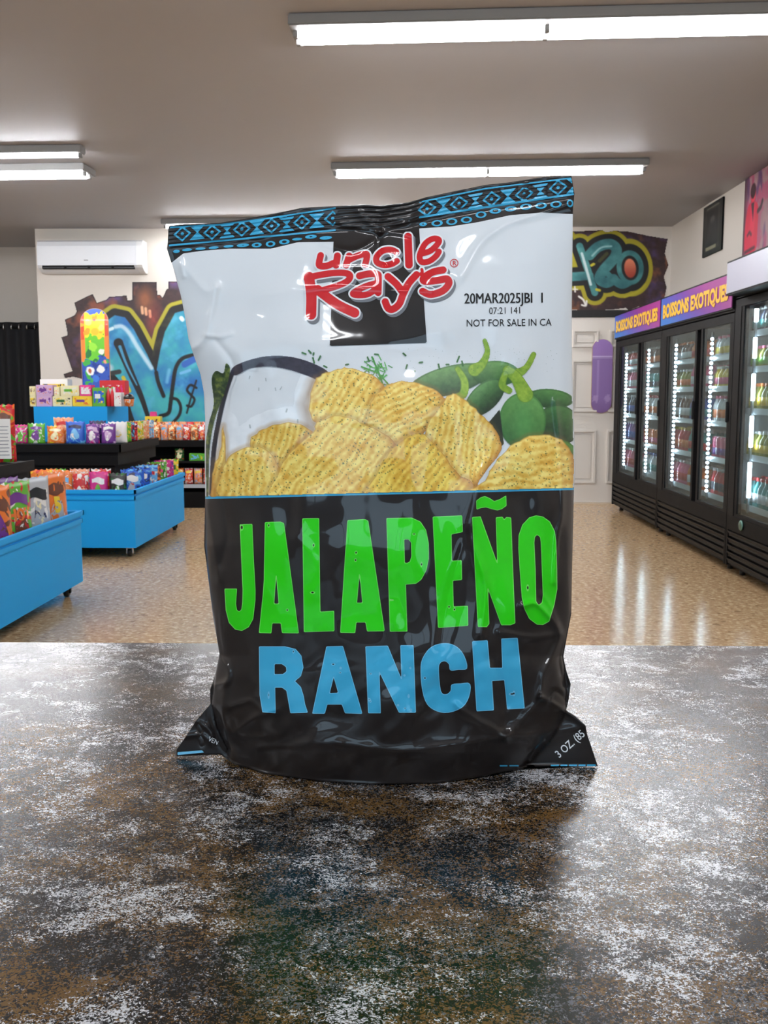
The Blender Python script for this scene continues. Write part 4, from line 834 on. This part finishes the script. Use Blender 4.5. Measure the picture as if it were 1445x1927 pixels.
fill_cooler('nearest', (.47, .80, 1.10, 1.37, 1.60), np.arange(5.64, 6.62, .078), [[b_('red', 'white', 'pink', .18, True), b_('teal', 'red', 'white')], [b_('olive', 'red', 'yellow', .17), b_('olive', 'white', 'yellow', .17)], [b_('yellow', 'orange', 'olive', .18), b_('olive', 'orange', 'yellow', .18)], [b_('green', 'orange', 'olive', .15), b_('olive', 'pink', 'green', .15)], [b_('white', 'white', 'navy', .17), b_('navy', 'white', 'teal', .17)]], (.105, .19, .28))

# ------------------------------------------------------------------ candy packaging
def pouch(name, label, cat_, wdt, hgt, th, base, blob, title, loc, rz=0, lean=0, group=None, extra=None):
    """stand-up bag: crimped ends, puffed body; printed picture and title strip as parts. Faces -Y at rz = 0"""
    o = thing(name, label, cat_, loc, 0, group); o.rotation_euler = (lean, 0, rz); nu, nv = 9, 13; us = np.linspace(-1, 1, nu); vs = np.linspace(0, 1, nv); sd_ = abs(hash(label)) % 97 if False else len(label) % 13
    def depth(u, v): v = np.asarray(v, float); u = np.asarray(u, float); p = np.interp(v, [0, .06, .2, .5, .85, .93, 1], [.75, .9, 1, .95, .45, .06, .03]); return th/2*p*np.clip(1-np.abs(u)**2.6, 0, 1)**.7+.0015*np.sin(u*9+v*13+sd_)
    def xz(u, v): k = 1-.05*np.sin(np.pi*v); return u*wdt/2*k, v*hgt+np.where(v > .99, .004*np.cos(np.round(u*4)*np.pi), 0)
    V = []
    for s in (-1, 1):
        for v in vs:
            for u in us: x, z = xz(u, v); V.append((x, s*abs(float(depth(u, v))), float(z)))
    n = nu*nv; F = []
    for j in range(nv-1):
        for i in range(nu-1): a = j*nu+i; F += [[a, a+1, a+nu+1, a+nu], [n+a+1, n+a, n+a+nu, n+a+nu+1]]
        a = j*nu; F += [[a, a+nu, n+a+nu, n+a], [a+nu-1+nu, a+nu-1, n+a+nu-1, n+a+nu-1+nu]]
    for i in range(nu-1): F += [[i+1, i, n+i, n+i+1], [n-nu+i, n-nu+i+1, 2*n-nu+i+1, 2*n-nu+i]]
    mesh_np('pouch_film', V, F, base, o)
    def lift(u, v): x, z = xz(u, v); return np.stack([x, -np.abs(depth(u, v))-.0016, z], 1)
    if blob:
        a = np.linspace(0, 2*pi, 15)[:-1]; rr = .5+.08*np.sin(a*3+sd_); R = []
        for k in (0, .5, 1): R.append(np.stack([.95*k*rr*np.cos(a), .40+.50*k*rr*np.sin(a)], 1))
        Q = np.concatenate(R); m = 14; F2 = [[j*m+i, j*m+(i+1) % m, (j+1)*m+(i+1) % m, (j+1)*m+i] for j in range(2) for i in range(m)]
        mesh_np('printed_picture', lift(Q[:, 0], Q[:, 1]), F2, blob, o)
    if title:
        g = np.linspace(-.68, .68, 9); Q = np.concatenate([np.stack([g, .70+.03*np.sin(g*4+sd_)], 1), np.stack([g, .84+.025*np.cos(g*5)], 1)]); mesh_np('title_strip', lift(Q[:, 0], Q[:, 1]), [[i, i+1, 10+i, 9+i] for i in range(8)], title, o)
    if extra:
        s, u0, v0, size, m_ = extra; Vt, Ft = text2d(s, size, .006*size/.1, 'CENTER'); U = u0+Vt[:, 0]/(wdt/2); Vv = v0+Vt[:, 1]/hgt; L = lift(U, Vv); L[:, 1] -= .001; mesh_np('lettering', L, Ft, m_, o)
    return o
def box_pack(name, label, w_, d_, h_, base, front, loc, rz=0, group=None, strip=None):
    o = thing(name, label, 'box', loc, rz, group); MB().box((-w_/2, -d_/2, 0), (w_/2, d_/2, h_), .003).build('carton', base, o)
    MB().box((-w_*.4, -d_/2-.0015, h_*.18), (w_*.4, -d_/2-.0002, h_*.82)).build('printed_panel', front, o)
    if strip: MB().box((-w_*.30, -d_/2-.0028, h_*.42), (w_*.12, -d_/2-.0016, h_*.66)).build('title_strip', strip, o)
    return o
C_ = dict(white=(234, 232, 228), cream=(236, 226, 180), yellow=(240, 206, 50), orange=(232, 120, 40), red=(206, 34, 42), pink=(232, 60, 140), magenta=(206, 40, 130), purple=(112, 52, 140), lav=(206, 170, 206), blue=(40, 96, 200), sky=(110, 180, 226), green=(96, 176, 50), dgreen=(30, 100, 40), black=(26, 24, 26), brown=(110, 60, 36), peach=(236, 160, 120), grey=(176, 182, 190), navy=(30, 34, 80))
def bz(*ks, scale=16): return busy('print_'+'_'.join(ks)+f'_{scale}', [C_[k] for k in ks], scale, .3)
def pl(k): return mat('pack_'+k, C_[k], .3, coat=.3)

# ------------------------------------------------------------------ blue display carts (stepped gondolas on castors)
def caster(t, x, y, chrome=False):
    c = MB().box((x-.022, y-.022, .066), (x+.022, y+.022, .079)).box((x-.024, y-.012, .025), (x-.018, y+.012, .068)).box((x+.018, y-.012, .025), (x+.024, y+.012, .068)).build('caster', M_chrome if chrome else M_blackm, t)
    MB().lathe([(.024, -.015), (.033, -.010), (.033, .010), (.024, .015)], 16, 'x', (x, y, .0335)).build('wheel', M_rub, c)
def cart(label, xa, xb, ya, yb, shelf, topbin, ztop=.51):
    t = thing('display_cart', label, 'display cart', (xb, ya, 0), 0, 'blue candy display carts'); X0, X1, Y0_, Y1 = xa-xb, 0, 0, yb-ya
    MB().box((X0, Y0_, .08), (X1, Y1, .10)).build('base_board', M_blue, t)
    for nm, p, q in (('front_panel', (X0, 0, .10), (X1, .018, ztop)), ('rear_panel', (X0, Y1-.018, .10), (X1, Y1, ztop)), ('side_panel', (X1-.018, .018, .10), (X1, Y1-.018, ztop)), ('side_panel', (X0, .018, .10), (X0+.018, Y1-.018, ztop))): MB().box(p, q).build(nm, M_blue, t)
    tr = MB()
    for za, zb_, e in ((ztop-.072, ztop-.044, .009), (ztop-.026, ztop+.003, .015)):
        tr.box((X0-e, -e, za), (X1+e, -.0002, zb_)).box((X1+.0002, -e, za), (X1+e, Y1+e, zb_)).box((X0-e, Y1+.0002, za), (X1+e, Y1+e, zb_))
    tr.build('rim_moulding', M_blue, t)
    MB().box((X0+.02, .02, .335), (X1-.02, Y1-.02, .35)).build('bin_deck', M_black, t)
    s0, s1, s2, s3 = shelf[0]-xb, shelf[1]-xb, shelf[2]-ya, shelf[3]-ya
    MB().box((s0+.06, s2+.06, .35), (s1-.06, s3-.06, .79)).build('core', M_black, t)
    MB().box((s0, s2, .79), (s1, s3, .82)).build('middle_shelf', M_black, t)
    e = MB().box((s0, s2-.012, .765), (s1+.012, s2, .826)).box((s1, s2-.012, .765), (s1+.012, s3, .826)).box((s0, s2+.02, .66), (s1-.02, s2+.03, .765)).box((s1-.03, s2+.03, .66), (s1-.02, s3, .765)); e.build('shelf_lip', M_black, t)
    if topbin:
        a, b2, c, d = topbin[0]-xb, topbin[1]-xb, topbin[2]-ya, topbin[3]-ya
        MB().box((a, c, .8205), (b2, d, 1.11)).build('top_bin', M_blue, t)
    for x in (X0+.08, X1-.07):
        for y in (.09, Y1-.09): caster(t, x, y, y < .5 and x > -.5)
    return t
cart('nearest blue display cart on castors cut off by the left edge', -3.6, -1.955, 3.9, 5.86, (-3.3, -2.19, 4.1, 5.74), None)
cart('blue stepped display cart on castors in the middle with candy boxes on top', -3.6, -1.985, 7.16, 8.78, (-3.45, -2.20, 7.56, 8.74), (-3.06, -2.45, 8.1, 8.72))
# nearest cart: big chip bags in the bin, facing the aisle
zb0 = .3505; RZ = radians(72)
big = [('orange chip bag with purple star at left edge of nearest cart', bz('orange', 'yellow', 'brown', scale=9), bz('purple', 'brown', 'orange'), pl('brown'), 4.83, None),
       ('green and red chip bag with the word HOT on the nearest cart', bz('green', 'white', 'red', scale=8), bz('brown', 'white', 'red'), pl('purple'), 5.10, 'HOT'),
       ('grey white chip bag with black and green base on nearest cart', bz('grey', 'white', 'grey', scale=8), bz('grey', 'navy', 'cream'), pl('black'), 5.38, None),
       ('orange brown chip bag with yellow numeral 5 on the nearest cart', bz('orange', 'orange', 'brown', 'white', scale=8), bz('grey', 'orange', 'brown'), pl('brown'), 5.66, '5')]
for lb_, a, b2, c, y, tx in big:
    ex = ('HOT', 0, .50, .082, pl('orange')) if tx == 'HOT' else (('5', .0, .44, .12, pl('yellow')) if tx == '5' else None)
    pouch('chip_pack', lb_, 'chip pack', .25, .40, .06, a, b2, c, (-2.035, y, zb0+.003), RZ, -.05, None, ex)
MB().box((-.11, 0, .0), (.11, .002, .11)).build('x', M_black) if False else None
for y, lb_, a in ((4.95, 'purple chip bag tops behind the orange bag on nearest cart', bz('purple', 'navy', 'lav')), (5.25, 'purple and grey chip bag behind the HOT bag', bz('purple', 'grey', 'navy'))):
    pouch('chip_pack', lb_, 'chip pack', .23, .41, .035, a, None, pl('navy'), (-2.165, y, zb0), RZ, .0)
zm = .8275
wp = pouch('chip_pack', 'tall red and orange pack with a white text label on nearest cart', 'chip pack', .125, .325, .05, bz('red', 'orange', 'green', scale=14), None, pl('brown'), (-2.268, 5.54, zm), .25, 0)
V = MB().box((-.038, -.034, .02), (.040, -.032, .245)); V.build('white_label', pl('white'), wp)
tl = MB()
for k in range(9): tl.box((-.028+.004*(k % 3), -.0352, .04+.02*k), (.030-.006*(k % 2), -.0342, .044+.02*k))
tl.build('label_text', mat('grey_ink', (120, 120, 130), .5), wp)
pouch('chip_pack', 'blue and orange pack behind the white label on nearest cart', 'chip pack', .16, .24, .05, bz('blue', 'orange', 'sky'), None, pl('orange'), (-2.37, 5.62, zm), .1)
# middle cart: base bin front row (x, label, colours)
Yb = 7.245; zb1 = .3505
front = [(-2.70, 'orange and yellow pack at left of the middle cart bin', ('orange', 'yellow', 'red'), ('yellow', 'red'), 'sky', .17, .30), (-2.545, 'orange pack with a white panel in the middle cart bin', ('orange', 'peach', 'white'), ('white', 'orange'), 'sky', .15, .295),
         (-2.41, 'red and white pack in the front of the middle cart bin', ('red', 'white', 'peach'), ('white', 'red'), 'red', .12, .27), (-2.275, 'bright pink pack with green mark in the middle cart bin', ('magenta', 'pink'), ('green', 'dgreen'), 'white', .14, .285), (-2.13, 'black pack with green mark in the middle cart bin', ('black', 'black', 'dgreen'), ('green', 'white'), 'white', .135, .275)]
for x, lb_, a, b2, c, w_, h_ in front: pouch('candy_pack', lb_, 'candy pack', w_, h_, .05, bz(*a), bz(*b2, scale=24), pl(c), (x, Yb, zb1+.002), 0, -.03)
for k, x in enumerate((-2.62, -2.44, -2.28)): pouch('candy_pack', ('orange', 'peach', 'red')[k]+' pack in the second row of the middle cart bin', 'candy pack', .15, .30, .04, bz(*(('orange', 'green', 'yellow'), ('peach', 'sky', 'white'), ('red', 'white', 'orange'))[k]), None, pl('sky'), (x, Yb+.095, zb1+.002), 0, .02)
side = [(7.43, 'blue'), (7.56, 'blue'), (7.69, 'blue'), (7.82, 'sky'), (7.95, 'sky'), (8.07, 'brown'), (8.19, 'green'), (8.31, 'green'), (8.43, 'magenta'), (8.55, 'magenta'), (8.66, 'yellow')]
sc = dict(blue=(('blue', 'navy', 'sky'), ('grey', 'red'), 'white', 'dark blue pack in the row of blue packs along middle cart side'), sky=(('sky', 'white', 'blue'), ('red', 'white'), 'red', 'pale blue and red pack along the side of middle cart'), brown=(('brown', 'orange', 'cream'), ('cream', 'red'), 'orange', 'brown pack between blue and green packs on middle cart side'), green=(('green', 'dgreen', 'white'), ('orange', 'white'), 'pink', 'green pack with pale picture along the side of middle cart'), magenta=(('magenta', 'purple', 'white'), ('yellow', 'green'), 'white', 'magenta pack near the far end of the middle cart bin'), yellow=(('yellow', 'green', 'white'), ('green', 'white'), 'dgreen', 'yellow and green pack at the far end of middle cart bin'))
pr = {}
for y, k in side:
    a, b2, c, lb_ = sc[k]
    if k not in pr: pr[k] = o = pouch('candy_pack', lb_, 'candy pack', .155, .285, .045, bz(*a), bz(*b2, scale=24), pl(c), (-2.085, y, zb1), .35, .0, f'{k} packs along the side of the middle cart')
    else: o = copy_tree(pr[k])
    o.location = (-2.087+.004*sin(y*40), y, zb1+.004); o.rotation_euler = (0, .04*sin(y*77), .35)
# middle cart: shelf front row
Ys = 7.62
sh = [(-2.985, 'pink and green pack at the left end of middle shelf', ('magenta', 'green', 'white'), ('green', 'white'), 'magenta', .10, .145), (-2.865, 'green pack with purple picture on the middle shelf', ('green', 'green', 'white'), ('purple', 'white'), 'purple', .135, .155), (-2.715, 'yellow orange pack with pale picture on the middle shelf', ('orange', 'yellow', 'peach'), ('cream', 'orange'), 'cream', .135, .135), (-2.56, 'blue pack with white picture on the middle shelf', ('blue', 'blue', 'sky'), ('sky', 'white'), 'navy', .15, .17), (-2.425, 'purple and white pack on the middle shelf', ('purple', 'lav', 'magenta'), ('white', 'lav'), 'lav', .11, .15), (-2.30, 'dark purple pack beside the white pouch on the middle shelf', ('purple', 'purple', 'lav'), ('lav', 'white'), 'white', .115, .155)]
for x, lb_, a, b2, c, w_, h_ in sh: pouch('candy_pack', lb_, 'candy pack', w_, h_, .05, bz(*a), bz(*b2, scale=26), pl(c), (x, Ys, zm+.002), 0, -.06)
pouch('candy_pack', 'plain white pouch with yellow swirl on corner of the middle shelf', 'candy pack', .145, .165, .05, pl('white'), bz('white', 'yellow', 'cream', scale=20), None, (-2.262, 7.74, zm+.002), .2, -.05)
pouch('candy_pack', 'peach pouch behind the yellow pack on the middle shelf', 'candy pack', .16, .20, .05, bz('peach', 'orange', 'cream'), None, pl('red'), (-2.69, 7.74, zm), 0)
pouch('candy_pack', 'dark navy pack behind the purple packs on middle shelf', 'candy pack', .13, .175, .04, bz('navy', 'purple', 'black'), None, pl('lav'), (-2.42, 7.74, zm), 0)
srow = [(7.86, 'green', 'lime green pack after the white pouch on middle shelf side'), (7.95, 'green', 'lime green pack after the white pouch on middle shelf side'), (8.05, 'navy', 'small navy and red pack on the middle shelf side'), (8.14, 'red', 'small red and white pack on the middle shelf side'), (8.24, 'yellow', 'small yellow green pack on the middle shelf side'), (8.33, 'yellow', 'small yellow green pack on the middle shelf side'), (8.42, 'peach', 'small peach pack toward far end of the middle shelf'), (8.51, 'peach', 'small peach pack toward far end of the middle shelf'), (8.60, 'sky', 'small sky blue pack at far end of the middle shelf'), (8.68, 'sky', 'small sky blue pack at far end of the middle shelf')]
s2 = dict(green=('green', 'green', 'yellow'), navy=('navy', 'sky', 'red'), red=('red', 'white', 'navy'), yellow=('yellow', 'green', 'white'), peach=('peach', 'orange', 'cream'), sky=('sky', 'orange', 'white')); pr = {}
for y, k, lb_ in srow:
    if k not in pr: pr[k] = o = pouch('candy_pack', lb_, 'candy pack', .11, .155, .035, bz(*s2[k], scale=26), bz(*s2[k][::-1], scale=30), pl(s2[k][2]), (-2.265, y, zm), .4, 0, f'{k} packs on the side of the middle shelf')
    else: o = copy_tree(pr[k])
    o.location = (-2.268, y, zm); o.rotation_euler = (0, 0, .4+.1*sin(y*50))
# candy boxes on top of the middle cart
zt, Yt = 1.1105, 8.16
def bx_(x0, x1, z0, h_, label, base, front, strip=None, y=Yt, d_=.10): return box_pack('candy_box', label, x1-x0, d_, h_, base, front, ((x0+x1)/2, y, zt+z0), 0, None, strip)
PXM = lambda cx: (cx*.2768-760)/1850*8.16
bx_(PXM(212), PXM(254), 0, .085, 'small yellow box at lower left of the top display', pl('cream'), bz('yellow', 'brown', 'cream', scale=30)); bx_(PXM(212), PXM(254), .0855, .08, 'small yellow box stacked on top left of the display', pl('cream'), bz('cream', 'yellow', 'brown', scale=30))
bx_(PXM(257), PXM(364), 0, .088, 'lavender and pink candy box, lower of two', pl('lav'), bz('lav', 'peach', 'purple', scale=26), pl('purple')); bx_(PXM(257), PXM(372), .0885, .088, 'lavender and pink candy box, upper of two', pl('lav'), bz('lav', 'orange', 'purple', scale=26), pl('purple'))
bx_(PXM(368), PXM(500), 0, .085, 'cream box with yellow dots in bottom row of top display', pl('cream'), bz('cream', 'yellow', 'black', 'white', scale=34), pl('dgreen')); bx_(PXM(380), PXM(418), .0855, .075, 'narrow beige box between lavender and cream boxes', pl('cream'), bz('cream', 'peach', 'white', scale=30)); bx_(PXM(424), PXM(550), .0855, .085, 'pale yellow box with green lettering in the upper row', pl('cream'), bz('cream', 'white', 'yellow', scale=20), pl('green'))
bx_(PXM(504), PXM(636), 0, .085, 'yellow box with purple mark in bottom row of top display', pl('yellow'), bz('yellow', 'orange', 'yellow', scale=26), pl('purple')); bx_(PXM(556), PXM(634), .0855, .09, 'pink and white box below the skateboard', pl('pink'), bz('white', 'pink', 'magenta', scale=24))
bx_(PXM(640), PXM(726), 0, .155, 'tall blue and green carton in front of skateboard', pl('green'), bz('blue', 'green', 'yellow', scale=18), pl('white')); bx_(PXM(786), PXM(834), 0, .115, 'narrow white box with red lines near the right end', pl('white'), bz('white', 'red', 'white', scale=40))
for k in range(2):
    x = PXM(741+k*27); o = MB().lathe([(.014, 0), (.0165, .006), (.0165, .09), (.013, .115), (.006, .135), (.006, .15)], 10).build('sauce_bottle', pl('red')); tag(o, 'small dark red candy bottle beside the blue green carton', 'bottle', 'red candy bottles'); o.location = (x, Yt-.02, zt); MB().lathe([(.0065, .146), (.0065, .16)], 8).build('bottle_cap', pl('green'), o)
o = MB().lathe([(.034, 0), (.042, .05), (.043, .06)], 14).build('candy_cup', bz('orange', 'peach', 'white', scale=30)); tag(o, 'orange candy cup with black lid at right end of display', 'cup'); o.location = (PXM(876), Yt, zt); MB().lathe([(.045, .0605), (.045, .072), (.03, .098), (.01, .104)], 14).build('lid', pl('black'), o)
bx_(PXM(250), PXM(440), .0, .225, 'white box with black and yellow chevrons at back of display', pl('white'), bz('yellow', 'black', 'yellow', scale=14), y=Yt+.13, d_=.12); bx_(PXM(660), PXM(835), 0, .215, 'red box at the back right of the top display', pl('red'), bz('red', 'magenta', 'white', scale=14), pl('white'), y=Yt+.13, d_=.12)

# ------------------------------------------------------------------ black wall unit behind the carts
wu = thing('wall_shelf', 'black shelf unit against the back wall behind the blue carts', 'shelf unit', (-2.9, 10.45, 0)); A, B2 = -1.35, 1.0
MB().box((A, -.02, 0), (B2, .42, .17)).build('plinth', M_black, wu); MB().box((A, .40, .17), (B2, .43, .72)).build('back_panel', M_black, wu)
for z in (.25, .50, .72): MB().box((A+.018, 0, z-.02), (B2-.018, .40, z)).build('shelf', M_black, wu)
for x in (A, B2-.018, (A+B2)/2): MB().box((x, 0, .17), (x+.018, .42, .72)).build('side_panel', M_black, wu) if x != (A+B2)/2 else None
MB().box((A, -.014, .655), (B2, -.0005, .724)).build('shelf_lip', M_black, wu); MB().box((A+.02, -.012, .215), (B2-.02, -.0005, .254)).build('price_rail', pl('grey'), wu)
top = ['orange', 'orange', 'peach', 'orange', 'sky', 'orange', 'red', 'orange', 'peach', 'navy']; pr = {}
kinds = dict(orange=('orange', 'cream', 'brown'), peach=('peach', 'sky', 'orange'), sky=('sky', 'orange', 'white'), red=('red', 'white', 'orange'), navy=('navy', 'white', 'orange'), green=('green', 'yellow', 'white'))
seq = ['green', 'green', 'green', 'peach', 'orange', 'sky', 'orange', 'orange', 'peach', 'orange', 'peach', 'red', 'orange', 'red', 'navy', 'red', 'sky']
for j, yy in enumerate((10.51, 10.60)):
    for i, k in enumerate(seq):
        key = (k, j); x = -3.22+i*.081+.02*j
        if key not in pr: pr[key] = o = pouch('candy_pack', f"small {k} pack in the {'front' if j == 0 else 'back'} row on top of the black wall shelf", 'candy pack', .078, .165+.03*j, .05, bz(*kinds[k], scale=30), bz(*kinds[k][::-1], scale=40), pl(kinds[k][1]), (x, yy, .7205), 0, 0, f"{k} packs on the wall shelf, {'front' if j == 0 else 'back'} row")
        else: o = copy_tree(pr[key])
        o.location = (x, yy, .7205); o.rotation_euler = (0, 0, .15*sin(i*3+j))
pr = {}
for i, k in enumerate(['red', 'orange', 'red', 'orange', 'red', 'peach', 'red']):
    x = -2.72+i*.1
    if k not in pr: pr[k] = o = pouch('candy_pack', f'{k} pack on the lowest shelf of the black wall unit', 'candy pack', .09, .17, .05, bz(*kinds[k], scale=26), bz(*kinds[k][::-1], scale=36), pl('yellow'), (x, 10.53, .2505), 0, 0, f'{k} packs on the lowest shelf of the wall unit')
    else: o = copy_tree(pr[k])
    o.location = (x, 10.53, .2505)
box_pack('candy_box', 'lime green box on the middle shelf of the wall unit', .17, .1, .08, pl('green'), bz('green', 'yellow', 'sky', scale=20), (-2.22, 10.54, .5005)); pouch('candy_pack', 'dark green pack beside the lime box on wall unit', 'candy pack', .10, .13, .05, bz('dgreen', 'cream', 'red'), bz('cream', 'green'), pl('cream'), (-2.42, 10.54, .5005))
ys_ = thing('candy_stand', 'yellow candy stand with dark zigzag mark behind the blue top bin', 'candy stand', (-2.75, 10.78, .7205)); MB().box((-.075, -.04, 0), (.075, .04, .13), .004).build('lower_carton', pl('blue'), ys_); MB().box((-.085, -.045, .131), (.085, .045, .25), .004).build('upper_carton', pl('yellow'), ys_); MB().prism([(-.035, .251), (.035, .251), (.028, .30), (-.028, .30)], -.03, .03, 'y').build('header_card', pl('pink'), ys_)
dz_ = decal('zigzag_mark', lambda X, Z: segdist(X, Z, [(-.045, .215), (-.025, .175), (0, .205), (.025, .175), (.045, .215)])-.009, (-.06, .15, .06, .24), .01, lambda x, z: np.stack([x, np.full(len(x), -.047), z], 1), pl('brown'), ys_)
